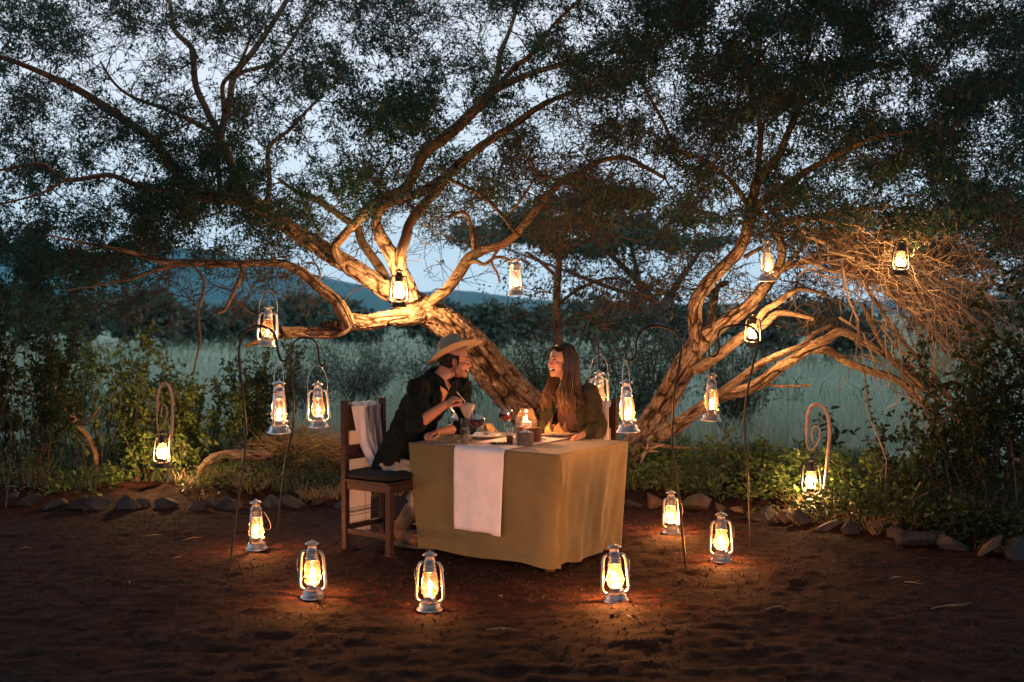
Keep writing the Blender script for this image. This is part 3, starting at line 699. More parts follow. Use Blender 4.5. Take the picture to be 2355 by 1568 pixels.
# hanging seed pods, larger pale leaves among the near right foliage
n = 420; a_ = attractors(n, 1300, 2400, -20, 520, lambda x: 7.4+0*x, lambda x: 9.5+0*x, rng)
D = rvec(n, rng)*.5; D[:, 2] -= 1
keep(link_mesh('seed_pods', leaves_mesh('seed_pods', a_, D, rvec(n, rng), rng.uniform(.06, .10, n), .018, .2, True), M['shrub_leaf'], TR, kind='stuff'), TR)

# unseen foliage added overhead to shade the foreground, with branches to carry it
rg = np.random.RandomState(91); n = 82000
x = rg.uniform(-10.5, 10.5, n); y = rg.uniform(-2.0, 8.6, n); z = np.maximum(3.9, CH+.30*np.maximum(y, 0)+.55)+rg.uniform(0, 1.3, n)
k = fbm(x*.6, y*.6, z*.6, oct=3, seed=14) > -.75; C = np.stack([x, y, z], -1)[k]; n = len(C); Nn = rvec(n, rg); Nn[:, 2] = np.abs(Nn[:, 2])+.5
D = rvec(n, rg); D[:, 2] *= .4; h_ = C[:, 0] > 0
for t, kk in ((TL, ~h_), (TR, h_)):
    keep(link_mesh('added_shade_foliage', leaves_mesh('added_shade_foliage', C[kk], D[kk], Nn[kk], .22, .15, -1), M['acacia_leaf2'], t, smooth=False, kind='stuff'), t)
    ob = []
    for q in range(7):
        a = Vector((rg.uniform(.5, 2.2)*(1 if t is TR else -1.4), 9.6, 4.9)); b_ = Vector((a.x+rg.uniform(-2.5, 4.5)*(1 if t is TR else -1), rg.uniform(-1, 4), rg.uniform(4.8, 5.4))); c_ = (a+b_)/2+Vector((0, 0, .6))
        pts = [a, a.lerp(c_, .5)+Vector((0, 0, .15)), c_, c_.lerp(b_, .5)+Vector((.2, 0, .1)), b_]; w_, r_ = spline(pts, .15, [.035, .03, .026, .02, .01]); keep(link_mesh('branch', limb_mesh(w_, r_, 8, 0, q), M['bark2'], t), t)
# ---------------------------------------------------------------- dead branch pile on the right
pile = empty('dead_branch_heap', GG(2150, 1240), label='tangled heap of pale dead branches arching down at the right around a lantern', cat='dead branches')
A = []; B = []; ra_ = []; rb_ = []
rr = random.Random(12)
def arc(p0, p1, p2, r0, r1, n=12, jit=.02, sub=True):
    prev = None; pts = []
    for k in range(n+1):
        t = k/n; q = p0*(1-t)**2+p1*2*t*(1-t)+p2*t*t+Vector((rr.gauss(0, jit), rr.gauss(0, jit), rr.gauss(0, jit)))
        if prev is not None:
            A.append(tuple(prev)); B.append(tuple(q)); ra_.append(r0+(r1-r0)*(k-1)/n); rb_.append(r0+(r1-r0)*t)
            if sub and rr.random() < .75:
                d = (q-prev).normalized()*rr.uniform(.3, 1)+Vector((rr.gauss(0, .6), rr.gauss(0, .6), rr.gauss(0, .6)))
                L = rr.uniform(.08, .42); e = q+d.normalized()*L
                arc(q, (q+e)/2+Vector((rr.gauss(0, .05), rr.gauss(0, .05), rr.gauss(0, .05))), e, (r0+(r1-r0)*t)*.6, .002, 4, .01, False)
        prev = q; pts.append(q)
    return pts
for k in range(62):      # long bent shoots from upper left arching to the lower right
    x0 = rr.uniform(1820, 2060); y0 = rr.uniform(500, 640); dd = rr.uniform(8.7, 9.9)
    x2 = rr.uniform(2120, 2480); y2 = rr.uniform(590, 900)
    if rr.random() < .5: x1 = (x0+x2)/2+rr.uniform(-40, 160); y1 = min(y0, y2)+rr.uniform(-60, 100)
    else: x1 = (x0+x2)/2+rr.uniform(-60, 60); y1 = (y0+y2)/2+rr.uniform(-80, 60)
    arc(P(x0, y0, dd), P(x1, y1, dd-.1), P(x2, y2, dd+rr.uniform(-.5, .3)), rr.choice((.004, .006, .009, .015)), .0025, 16, rr.uniform(.012, .035))
for k in range(48):       # nearly flat ones beside the lantern
    x0 = rr.uniform(1850, 2150); y0 = rr.uniform(520, 640); dd = rr.uniform(8.6, 9.6); x2 = x0+rr.uniform(120, 330); y2 = y0+rr.uniform(-20, 160)
    arc(P(x0, y0, dd), P((x0+x2)/2, min(y0, y2)-rr.uniform(-10, 50), dd), P(x2, y2, dd-rr.uniform(-.2, .4)), rr.choice((.004, .006, .010)), .002, 12, .03)
for k in range(20):       # bundle falling steeply
    x0 = rr.uniform(1940, 2160); y0 = rr.uniform(600, 760); dd = rr.uniform(8.6, 9.7); x2 = x0+rr.uniform(60, 300); y2 = rr.uniform(880, 1180)
    arc(P(x0, y0, dd), P(x0+(x2-x0)*.25, (y0+y2)/2-rr.uniform(-30, 60), dd), P(x2, y2, dd-rr.uniform(-.1, .6)), rr.uniform(.005, .011), .003, 12)
def keepP(o, root): return keep(o, root)
keep(link_mesh('dead_branches', segs_mesh('dead_branches', A, B, ra_, rb_, 4), M['deadwood'], pile, kind='stuff'), pile)
# a few thick ones as branches of their own
for pts in ([(1900, 560, 6), (1960, 610, 6), (2010, 690, 6), (2080, 790, 6), (2160, 880, 5), (2220, 960, 4)], [(1985, 700, 7), (2010, 760, 7), (2060, 840, 6), (2120, 900, 5)],
            [(2030, 640, 6), (2140, 690, 5), (2230, 740, 4), (2300, 830, 3)], [(2050, 830, 9), (2110, 880, 8), (2170, 930, 6), (2230, 1010, 5)]):
    W_, r_ = limb([(x, y, r*.8) for x, y, r in pts], 9.3, 8.8); keep(link_mesh('branch', limb_mesh(W_, r_, 8, 0, 3), M['bark2'], pile), pile)

# ---------------------------------------------------------------- shrubs
def shrub(name, x, ybase, d, h, w, nstem, nleaf, lf, matn, label, single=0, lean=(0, 0), cat='shrub', group=None, stemr=.008, dep=.45, lo=.15):
    base = P(x, ybase, d); base.z = gz(base.x, base.y)
    root = empty(name, base, label=label, cat=cat, group=group)
    A = []; B = []; ra_ = []; rb_ = []; pts = []; r = random.Random(int(x*7+ybase))
    for s in range(nstem):
        a = r.uniform(0, 6.283); o = Vector((math.cos(a)*w*.25*r.random(), math.sin(a)*w*dep*.4*r.random(), 0))
        tip = Vector((math.cos(a)*w*.5*r.uniform(.3, 1), math.sin(a)*w*dep*r.uniform(.3, 1), h*r.uniform(.55, 1)))+Vector((lean[0], lean[1], 0))
        mid_ = (o+tip)*.5+Vector((r.gauss(0, .06), r.gauss(0, .06), h*.12)); n = 9; prev = o
        for k in range(1, n+1):
            t = k/n; q = o*(1-t)**2+mid_*2*t*(1-t)+tip*t*t+Vector((r.gauss(0, .012), r.gauss(0, .012), 0))
            A.append(tuple(prev)); B.append(tuple(q)); ra_.append(stemr*(1-.75*(k-1)/n)); rb_.append(stemr*(1-.75*t))
            if t > lo: pts.append((q, (q-prev).normalized()))
            if k > 2 and r.random() < .7:
                e = q+Vector((r.gauss(0, .5), r.gauss(0, .5), r.gauss(.3, .4))).normalized()*r.uniform(.08, .25)*min(1, h)
                A.append(tuple(q)); B.append(tuple(e)); ra_.append(stemr*.4); rb_.append(stemr*.2); pts.append((e, (e-q).normalized())); pts.append(((e+q)/2, (e-q).normalized()))
            prev = q
    link_mesh('stems', segs_mesh('stems', A, B, ra_, rb_, 5), M['twig'], root, kind='stuff' if nstem > 6 else None)
    rg = np.random.RandomState(int(x+ybase*3)); k = rg.randint(0, len(pts), nleaf)
    C = np.array([tuple(pts[i][0]) for i in k])+rg.normal(size=(nleaf, 3))*.02; Dv = np.array([tuple(pts[i][1]) for i in k])*.4+rvec(nleaf, rg); Dv[:, 2] -= .1
    Nn = rvec(nleaf, rg)*.7; Nn[:, 2] += .8; Nn[:, 1] -= .25; L = rg.uniform(lf*.6, lf*1.2, nleaf)
    C[:, 2] = np.maximum(C[:, 2], .01)
    keepn = nleaf-single
    link_mesh('foliage', leaves_mesh('foliage', C[:keepn], Dv[:keepn], Nn[:keepn], L[:keepn], L[:keepn]*.52, .12, True), M[matn], root, kind='stuff')
    if single:
        me = leaves_mesh('leaf', np.zeros((1, 3)), np.array([[1., 0, 0]]), np.array([[0, 0, 1.]]), 1.0, .55, .12, True); me.materials.append(M[matn])
        for q in range(keepn, nleaf):
            o = bpy.data.objects.new('leaf', me); COL.objects.link(o); o.parent = root; o.location = C[q]
            dv = Vector(Dv[q]).normalized(); s_ = dv.cross(Vector(Nn[q])).normalized(); u_ = s_.cross(dv)
            o.rotation_euler = Matrix((dv, -s_, u_)).transposed().to_euler(); o.scale = (L[q]*1.15,)*3
    return root
# left side
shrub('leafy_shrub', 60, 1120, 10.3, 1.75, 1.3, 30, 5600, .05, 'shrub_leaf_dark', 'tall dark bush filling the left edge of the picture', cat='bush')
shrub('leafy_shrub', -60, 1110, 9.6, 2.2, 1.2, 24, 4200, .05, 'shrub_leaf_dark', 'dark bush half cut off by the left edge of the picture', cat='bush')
shrub('leafy_shrub', 240, 1115, 11.0, 1.45, 1.3, 20, 1500, .065, 'shrub_leaf', 'open sapling shrub with rounded leaves left of the small left crook', single=40)
shrub('leafy_shrub', 345, 1105, 11.3, 1.3, .7, 16, 1600, .06, 'shrub_leaf', 'upright leafy shrub directly behind the small left crook', single=40)
shrub('leafy_shrub', 322, 1112, 10.9, .55, .6, 12, 750, .055, 'shrub_leaf', 'low bright leaved shrub just left of the black lantern on the left crook', single=50)
shrub('leafy_shrub', 470, 1105, 11.4, .95, 1.2, 26, 4200, .055, 'shrub_leaf', 'dense shrub between the small left crook and the tallest left hook', single=30)
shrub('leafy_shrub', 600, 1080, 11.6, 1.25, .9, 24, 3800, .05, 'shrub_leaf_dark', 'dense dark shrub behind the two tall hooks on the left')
shrub('leafy_shrub', 420, 1110, 11.0, .5, .7, 12, 700, .05, 'shrub_leaf', 'low weedy shrub just right of the small left crook', single=30)
shrub('leafy_shrub', 150, 1110, 11.6, 1.2, 1.0, 16, 1100, .055, 'shrub_leaf', 'thin shrub in front of the pale grass near the left edge', single=20)
sb = empty('bare_sapling', GG(222, 1100), label='bare crooked sapling stem leaning left beside the small left crook', cat='sapling')
for pts in ([(222, 1085, 6), (218, 1040, 6), (200, 1000, 6), (175, 975, 6), (160, 945, 5.5), (120, 925, 5), (60, 905, 4), (0, 893, 3)], [(160, 950, 3), (140, 900, 3), (130, 870, 2)], [(100, 915, 3), (88, 870, 2.6), (86, 840, 2)],
            [(175, 975, 3), (210, 960, 2.5), (230, 930, 2)]):
    W_, r_ = limb(pts, 10.9, 10.6); keep(link_mesh('stem', limb_mesh(W_, r_, 8, 0, 3), M['bark2'], sb), sb)
# right side
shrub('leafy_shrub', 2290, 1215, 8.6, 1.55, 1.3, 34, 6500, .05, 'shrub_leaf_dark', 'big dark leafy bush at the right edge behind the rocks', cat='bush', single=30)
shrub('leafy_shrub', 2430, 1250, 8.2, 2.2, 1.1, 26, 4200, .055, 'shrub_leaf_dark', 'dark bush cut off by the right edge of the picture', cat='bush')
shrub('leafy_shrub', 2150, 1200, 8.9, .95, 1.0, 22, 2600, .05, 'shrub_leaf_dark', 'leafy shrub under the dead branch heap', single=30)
shrub('leafy_shrub', 1985, 1165, 9.35, .45, .7, 14, 900, .055, 'shrub_leaf', 'low broad leaved weed right of the small right crook', single=45, cat='weed')
shrub('leafy_shrub', 2075, 1175, 9.2, .5, .7, 14, 900, .055, 'shrub_leaf', 'low broad leaved weed left of the dark bush at the right', single=30, cat='weed')
shrub('leafy_shrub', 1815, 1140, 10.2, .36, .9, 14, 900, .055, 'shrub_leaf', 'low weed left of the small right crook behind the soil mound', single=40, cat='weed')
shrub('leafy_shrub', 1700, 1145, 10.3, .42, .8, 14, 800, .05, 'shrub_leaf', 'low weed behind the hook on the right', single=20, cat='weed')
shrub('leafy_shrub', 1590, 1135, 10.6, .5, .9, 14, 900, .045, 'shrub_leaf', 'low weed behind the farthest right ground lantern', cat='weed', single=20)
shrub('leafy_shrub', 1500, 1120, 11.0, .5, .8, 14, 900, .045, 'shrub_leaf', 'low weed at the foot of the right trunk', cat='weed', single=20)
shrub('leafy_shrub', 1900, 1000, 10.6, .7, .3, 4, 60, .09, 'shrub_leaf_dark', 'drooping twig of large withered leaves above the small right crook', cat='weed')
# thin tree behind: vertical dark trunk with yellowish leaves, behind the woman
thin = empty('slender_tree', P(1292, 1080, 12.6), label='slender dark tree standing behind the woman with small yellowish leaves', cat='tree'); thin.location.z = 0
for pts in ([(1295, 1000, 9), (1288, 900, 9), (1283, 790, 9), (1280, 700, 9), (1284, 620, 8), (1292, 560, 7), (1310, 480, 6), (1340, 400, 4)], [(1284, 640, 5), (1240, 600, 4), (1210, 580, 3)], [(1286, 600, 5), (1330, 560, 4), (1400, 540, 3), (1480, 560, 2)],
            [(1283, 700, 4), (1340, 660, 4), (1420, 640, 3), (1500, 690, 2)], [(1290, 560, 5), (1262, 500, 4), (1250, 440, 3)], [(1283, 760, 4), (1330, 720, 3), (1390, 760, 2)]):
    W_, r_ = limb(pts, 12.6, 12.4); keep(link_mesh('trunk' if pts[0][2] == 9 else 'branch', limb_mesh(W_, r_, 8, 0, 3), M['bark2'], thin), thin)
A.clear(); B.clear(); ra_.clear(); rb_.clear()
for k in range(100):
    x0 = rr.uniform(1200, 1560); y0 = rr.uniform(440, 860); dd = rr.uniform(11.6, 13)
    arc(P(x0, y0, dd), P(x0+rr.uniform(-60, 60), y0+rr.uniform(-40, 60), dd), P(x0+rr.uniform(-110, 110), y0+rr.uniform(-20, 150), dd), rr.uniform(.004, .010), .002, 7, .02)
keep(link_mesh('twigs', segs_mesh('twigs', A, B, ra_, rb_, 3), M['twig'], thin, kind='stuff'), thin)
Bn = np.array(B); rg = np.random.RandomState(4); n = 5000; k = rg.randint(0, len(Bn), n); C = Bn[k]+rg.normal(size=(n, 3))*.04
keep(link_mesh('foliage', leaves_mesh('foliage', C, rvec(n, rg), rvec(n, rg), rg.uniform(.03, .055, n), .022), M['shrub_leaf_dark'], thin, smooth=False, kind='stuff'), thin)

# ---------------------------------------------------------------- distant bushes, trees and flat crowned acacia
def crown_leaves(blobs, n, size, rg, squash=1.0, shell=.55):
    C = []
    tot = sum(b[3]*b[4]*b[5] for b in blobs)
    for (x, y, z, rx, ry, rz) in blobs:
        m = max(20, int(n*rx*ry*rz/tot)); v = rvec(m, rg)*(rg.uniform(shell, 1.05, m)[:, None])
        q = v*np.array([rx, ry, rz])+np.array([x, y, z]); C.append(q)
    C = np.concatenate(C); k = fbm(C[:, 0]*.9/size*.12, C[:, 2]*.9/size*.12, C[:, 1]*.12/size, oct=2, seed=3) > -.35
    C = C[k]; n = len(C); D = rvec(n, rg); Nn = rvec(n, rg); Nn[:, 2] += .6
    return leaves_mesh('foliage', C, D, Nn, rg.uniform(.7, 1.3, n)*size, size*.55)
def far_bush(px_, ytop, d, wpx, label, n=1400, matn='far_leaf', flat=.8):
    base = P(px_, HY+F*CH/d, d); base.z = gz(base.x, base.y); h = CH-(ytop-HY)/F*d; w = wpx/F*d; rg = np.random.RandomState(int(px_)+7)
    root = empty('distant_bush', base, label=label, cat='bush', group='bushes beyond the grass field')
    blobs = []
    for k in range(8):
        blobs.append((rg.uniform(-.36, .36)*w, rg.uniform(-.2, .2)*w, h*rg.uniform(.35, .72), w*rg.uniform(.16, .3), w*.2, h*rg.uniform(.22, .36)))
    link_mesh('crown', crown_leaves(blobs, n, max(.12, .016*d*.5), rg), M[matn], root, smooth=False)
    t = MB()
    for k in range(3): t.tube([Vector((rg.uniform(-.1, .1)*w, 0, -.1)), Vector((rg.uniform(-.3, .3)*w, 0, h*.6))], [.03*h, .012*h], 6)
    t.build('trunk', M['twig'], root)
FB = [(330, 640, 48, 190, 'spreading dark tree in the distance under the left bough'), (200, 668, 60, 200, 'distant dark bush near the left edge above the pale grass'), (60, 640, 52, 200, 'distant dark bush at the far left edge'),
      (450, 690, 55, 130, 'small distant bush below the left bough'), (550, 680, 62, 180, 'distant bush left of the lantern on the broken stub'), (700, 672, 70, 180, 'distant bushy row under the left fork of the trunk'),
      (820, 680, 58, 170, 'distant bush behind the low lit bough'), (985, 655, 52, 130, 'distant dark bush right of the lantern in the trunk fork'), (1115, 688, 48, 130, 'distant round bush left of the woman, below the hill'),
      (1050, 690, 75, 160, 'low distant bush behind the round bush'), (1230, 700, 60, 120, 'distant bush just left of the slender tree'), (1400, 660, 45, 300, 'wide distant bush behind the hooks right of the woman'),
      (1560, 650, 40, 220, 'distant bush left of the right trunk'), (1760, 680, 38, 260, 'distant bush seen through the right limbs'), (1980, 660, 34, 300, 'distant bush behind the dead branch heap'),
      (2250, 620, 30, 360, 'distant bush at the right edge behind the heap'), (640, 705, 90, 300, 'farthest pale bush line at left centre'), (1140, 712, 110, 300, 'farthest bush line below the hill at centre')]
for x, yt, d, w, lb in FB: far_bush(x, yt, d, w, lb)
for x, yt, d, w, lb in [(830, 790, 17, 220, 'soft grey shrub in the grass behind the man'), (1010, 800, 15.5, 180, 'dim shrub in the grass between the man and the trunk'), (1250, 800, 14.5, 120, 'dark shrub left of the woman'),
                        (1480, 760, 14.5, 260, 'dim thicket behind the hooks right of the woman'), (1690, 800, 14, 160, 'dim thicket behind the right trunk'), (700, 830, 16, 160, 'dim shrub behind the second tall left hook')]:
    base = P(x, HY+F*CH/d, d); base.z = gz(base.x, base.y); h = CH-(yt-HY)/F*d; wd = w/F*d; rg = np.random.RandomState(int(x))
    root = empty('field_shrub', base, label=lb, cat='shrub', group='shrubs in the grass behind the trees')
    A.clear(); B.clear(); ra_.clear(); rb_.clear()
    for k in range(46):
        a = rr.uniform(0, 6.28); tip = Vector((math.cos(a)*wd*.55*rr.random()**.5, math.sin(a)*wd*.4*rr.random()**.5, h*rr.uniform(.5, 1.05)))
        arc(Vector((rr.uniform(-.2, .2)*wd, 0, 0)), tip*.5+Vector((0, 0, h*.2)), tip, .010, .003, 7, .02)
    link_mesh('stems', segs_mesh('stems', A, B, ra_, rb_, 3), M['twig'], root, kind='stuff')
    Bn = np.array(B); n = 2400; k = rg.randint(0, len(Bn), n)
    link_mesh('crown', leaves_mesh('crown', Bn[k]+rg.normal(size=(n, 3))*.06, rvec(n, rg), rvec(n, rg), rg.uniform(.04, .08, n), .03), M['mist_leaf'], root, smooth=False)
# flat topped acacia far behind
fa = empty('flat_topped_acacia', P(1500, HY+F*CH/34, 34), label='blurred flat topped acacia far behind the woman, against the pale sky', cat='tree'); fa.location.z = 0
rg = np.random.RandomState(8); blobs = []
for k in range(62):
    x = rg.uniform(1060, 1680); yy = 430+abs(x-1370)/310.*90+rg.uniform(-10, 150)*(1-abs(x-1370)/420.)
    p = P(x, yy, 34+rg.uniform(-2.5, 2.5)); blobs.append((p.x, p.y, p.z, rg.uniform(.6, 1.25), 1.0, rg.uniform(.18, .34)))
keep(link_mesh('crown', crown_leaves(blobs, 26000, .17, rg, shell=.2), M['far_leaf'], fa, smooth=False), fa)
for pts in ([(1545, 850, 14), (1530, 760, 13), (1500, 690, 11), (1440, 620, 8), (1370, 560, 6), (1290, 520, 4)], [(1515, 720, 10), (1560, 650, 8), (1620, 560, 5)], [(1470, 650, 7), (1450, 560, 5), (1430, 480, 3)], [(1500, 690, 6), (1400, 660, 5), (1240, 600, 3), (1130, 560, 2)]):
    W_, r_ = limb(pts, 34, 34, .4); keep(link_mesh('trunk' if pts[0][2] == 14 else 'branch', limb_mesh(W_, r_, 8, 0, 3), M['twig'], fa), fa)

# ---------------------------------------------------------------- grass
def grass(name, xs, ys, h, w, matn, rg, lean=.35, kind='stuff', bend=.3):
    n = len(xs); z = ground_z(xs, ys); H = h*rg.uniform(.5, 1.2, n); a = rg.uniform(0, 6.283, n)
    dx = np.cos(a)*H*lean*rg.uniform(.2, 1.3, n); dy = np.sin(a)*H*lean*rg.uniform(.2, 1.3, n); W = w*rg.uniform(.6, 1.3, n); b_ = rg.uniform(0, 6.283, n)
    sx = np.cos(b_)*W*.5; sy = np.sin(b_)*W*.5*.4
    V = np.stack([np.stack([xs-sx, ys-sy, z-.01], -1), np.stack([xs+sx, ys+sy, z-.01], -1), np.stack([xs+dx*.35+sx*.8, ys+dy*.35+sy*.8, z+H*.62], -1), np.stack([xs+dx, ys+dy, z+H*(1-bend*.5)], -1),
                  np.stack([xs+dx*.35-sx*.8, ys+dy*.35-sy*.8, z+H*.62], -1)], 1).reshape(-1, 3)
    b0 = (np.arange(n)*5)[:, None]; Q = np.concatenate([b0+np.array([[0, 1, 2, 4]]), b0+np.array([[4, 2, 3, 3]])])
    # second face is a triangle; keep quads and tris apart
    me = np_mesh(name, V, Q[:n]); 
    V2 = V; T3 = b0+np.array([[4, 2, 3]])
    bm_loops = np.concatenate([Q[:n].ravel(), T3.ravel()]).astype(np.int32)
    me = bpy.data.meshes.new(name); me.vertices.add(len(V)); me.vertices.foreach_set('co', V.astype(np.float32).ravel())
    me.loops.add(len(bm_loops)); me.loops.foreach_set('vertex_index', bm_loops); me.polygons.add(2*n)
    ls = np.concatenate([np.arange(n)*4, 4*n+np.arange(n)*3]).astype(np.int32); lt = np.concatenate([np.full(n, 4), np.full(n, 3)]).astype(np.int32)
    me.polygons.foreach_set('loop_start', ls); me.polygons.foreach_set('loop_total', lt); me.update(calc_edges=True)
    return link_mesh(name, me, M[matn], smooth=False, kind=kind)
rg = np.random.RandomState(21)
def scatter(n, y0, y1, power=1.0, xm=.62, clump=True):
    y = y0+(y1-y0)*rg.uniform(size=n)**power; x = rg.uniform(-1, 1, n)*y*xm
    if clump:
        k = fbm(x*.5, y*.35, oct=2, seed=55)+rg.uniform(-.5, .9, n) > 0; x = x[k]; y = y[k]
    return x, y
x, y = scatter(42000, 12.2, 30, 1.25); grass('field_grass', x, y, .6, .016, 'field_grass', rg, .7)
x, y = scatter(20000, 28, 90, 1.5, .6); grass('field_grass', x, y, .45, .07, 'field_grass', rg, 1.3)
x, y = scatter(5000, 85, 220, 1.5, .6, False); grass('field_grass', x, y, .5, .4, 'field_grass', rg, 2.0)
# shorter green grass just behind the rock edging
x = rg.uniform(-5.5, 6.5, 36000); y = line_y(x)+.45+rg.uniform(0, 1, 36000)**.8*3.2
px = CX+x/y*F; k = (fbm(x*1.1, y*1.1, oct=2, seed=66)+.25 > 0) & ~((px > 1660) & (px < 1980) & (y < 10.2)) & ~((px > 230) & (px < 620) & (y < 10.9))
grass('verge_grass', x[k], y[k], .24, .012, 'grass', rg, 1.0)
x = rg.uniform(1.0, 3.9, 9000); y = line_y(x)+.5+rg.uniform(0, 1, 9000)*1.2; k = (fbm(x*2, y*2, oct=2, seed=68) > -.1) & ((x < 1.9) | (x > 2.9))
grass('verge_grass', x[k], y[k], .2, .014, 'grass', rg, 1.0)
x = rg.uniform(-5.2, -1.0, 9000); y = line_y(x)+.15+rg.uniform(0, 1, 9000)*1.1
k = fbm(x*1.7, y*1.7, oct=2, seed=69)+.1 > 0; grass('dry_grass', x[k][::2], y[k][::2], .12, .009, 'straw', rg, 2.0)
x = rg.uniform(1.2, 4.2, 4500); y = line_y(x)+.1+rg.uniform(0, 1, 4500)**1.3*.8
k = fbm(x*2.1, y*2.1, oct=2, seed=70) > 0.05; grass('dry_grass', x[k][::2], y[k][::2], .08, .008, 'straw', rg, 2.2)
# low leafy ground cover along the verge
def cover(n, xlo, xhi, off, dep, matn, seed, hmax, size):
    x = rg.uniform(xlo, xhi, n); o_ = rg.uniform(0, 1, n)**.8*dep; y = line_y(x)+off+o_
    m_ = fbm(x*1.6, y*1.6, oct=2, seed=seed); k = m_ > -.1; x, y, m_ = x[k], y[k], m_[k]; n = len(x)
    z = ground_z(x, y)+rg.uniform(0.0, 1, n)**1.4*hmax*np.clip(m_+.35, .15, 1); C = np.stack([x, y, z], -1); D = rvec(n, rg); D[:, 2] = np.abs(D[:, 2])*.6-.1; Nn = rvec(n, rg)*.6; Nn[:, 2] += .8; Nn[:, 1] -= .4
    L_ = rg.uniform(.6, 1.2, n)*size; link_mesh('ground_cover', leaves_mesh('ground_cover', C, D, Nn, L_, L_*.5, .12, True), M[matn], smooth=False, kind='stuff')
cover(9000, .9, 3.0, .45, 1.3, 'shrub_leaf', 101, .38, .05)
cover(9000, 1.6, 4.6, .15, 1.0, 'shrub_leaf_dark', 102, .32, .05)
cover(7000, -5.4, -2.2, .35, 1.2, 'shrub_leaf', 103, .3, .05)
cover(6000, -2.6, -.8, .6, 1.3, 'shrub_leaf_dark', 104, .3, .045)
# darker tufts in the field
x = rg.uniform(-1, 1, 26000); y = 13+60*rg.uniform(0, 1, 26000)**1.6; x = x*y*.6; k = fbm(x*.35, y*.22, oct=3, seed=120) > .28; grass('field_tufts', x[k], y[k], .8, .03, 'grass', rg, .6)
# straw heap
c = GG(690, 1112); n = 5200; v = rvec(n, rg)*rg.uniform(.5, 1.02, n)[:, None]; v[:, 2] = np.abs(v[:, 2]); Cc = np.array(c)+np.array([0, .35, -.02])+v*np.array([.62, .35, .42])
D = rvec(n, rg); D[:, 2] *= .35
o = link_mesh('straw_heap', leaves_mesh('straw_heap', Cc, D, rvec(n, rg), rg.uniform(.12, .34, n), .008), M['straw'], smooth=False, label='heap of cut dry grass behind the second tall left hook', cat='straw heap', kind='stuff')
# log
lg = MB(); W_, r_ = limb([(455, 1098, 9), (480, 1062, 12), (520, 1048, 14), (575, 1046, 11), (640, 1052, 8)], 10.6, 10.9, .05)
link_mesh('fallen_log', limb_mesh(W_, r_, 14, .1, 5), M['bark'], label='weathered bent log lying in the weeds right of the small left crook', cat='log')
# bare twigs lying at the edge by the dark right bush
for pts, lb in (([(1995, 1235, 3), (2050, 1190, 3.4), (2120, 1140, 3), (2180, 1110, 2)], 'pale dead stick leaning up from the rocks below the branch heap'), ([(2010, 1232, 2.5), (2080, 1170, 3), (2110, 1120, 2.4), (2150, 1050, 2)], 'forked dead stick beside the pale leaning one'),
                ([(90, 1150, 3), (170, 1160, 4), (270, 1172, 4), (350, 1168, 3)], 'thin dead branch lying along the left rocks')):
    W_, r_ = limb(pts, 8.9 if pts[0][0] > 1000 else 9.9, 8.9 if pts[0][0] > 1000 else 9.7); link_mesh('dead_stick', limb_mesh(W_, r_, 6, 0, 2), M['deadwood'], label=lb, cat='stick')
# loose straws on the dirt
STR = [(440, 1240, .16, .3, 'white curled root scrap left of the leftmost hook'), (350, 1232, .14, .1, 'thin pale straw far left on the dirt'), (1150, 1378, .03, 1.2, 'tiny upright stalk right of the middle front lantern'),
       (960, 1428, .06, .1, 'short pale straw below the middle front lantern'), (1155, 1456, .17, -.1, 'long pale straw on the dark foreground dirt'), (1455, 1425, .13, 1.0, 'dark leaning straw below the right front lantern'),
       (2180, 1398, .30, .15, 'forked pale twig lying at far right on the dirt'), (2100, 1345, .12, -.4, 'crossed dry stalks right of the soil mound'), (2060, 1335, .10, .2, 'small pale straw right of the crossed stalks'),
       (1780, 1410, .13, .25, 'thin grey straw below the rightmost ground lantern'), (1445, 1325, .06, -.4, 'short lit straw right of the front right lantern'), (300, 1345, .05, .9, 'tiny seed head left of the leftmost hook'),
       (60, 1262, .08, 0, 'flat pale leaf at far left on the dirt'), (405, 1285, .07, .4, 'bent pale straw below the curled scrap')]
for x, y_, L, a, lb in STR:
    g = GG(x, y_); t = MB(); rs_ = random.Random(int(x)); d = Vector((math.cos(a*2), math.sin(a*2), .03+.2*(abs(a) > .9))).normalized()*L
    t.tube([g-d/2+Vector((0, 0, .006)), g+Vector((rs_.gauss(0, .01), rs_.gauss(0, .01), .014)), g+d/2+Vector((0, 0, .008))], [.0015, .003, .001], 5)
    if L > .1: t.tube([g+Vector((0, 0, .01)), g+Vector((L*.25, -L*.2, .03))], [.002, .001], 5)
    t.build('loose_straw', M['straw'], label=lb, cat='straw', group='straws lying on the dirt')
# grit and crumbs
n = 11000; x = rg.uniform(-3.6, 4.2, n); y = 5.0+rg.uniform(0, 1, n)**.8*5; k = y < line_y(x)+.3; x = x[k]; y = y[k]; n = len(x); s = rg.uniform(.003, .011, n)**1.0
z = ground_z(x, y); c = np.stack([x, y, z+s*.3], -1); T4 = np.array([[1, 0, -.5], [-.5, .87, -.5], [-.5, -.87, -.5], [0, 0, .9]])
V = (c[:, None, :]+T4[None]*s[:, None, None]*rg.uniform(.6, 1.3, (n, 4, 1))).reshape(-1, 3); b0 = (np.arange(n)*4)[:, None]
Q = np.concatenate([b0+np.array([[a_, b_, c_]]) for a_, b_, c_ in ((0, 1, 3), (1, 2, 3), (2, 0, 3), (0, 2, 1))])
link_mesh('grit', np_mesh('grit', V, Q), mat('grit', (.02, .012, .010), .9, col2=(.05, .024, .018), island=True), smooth=False, kind='stuff')
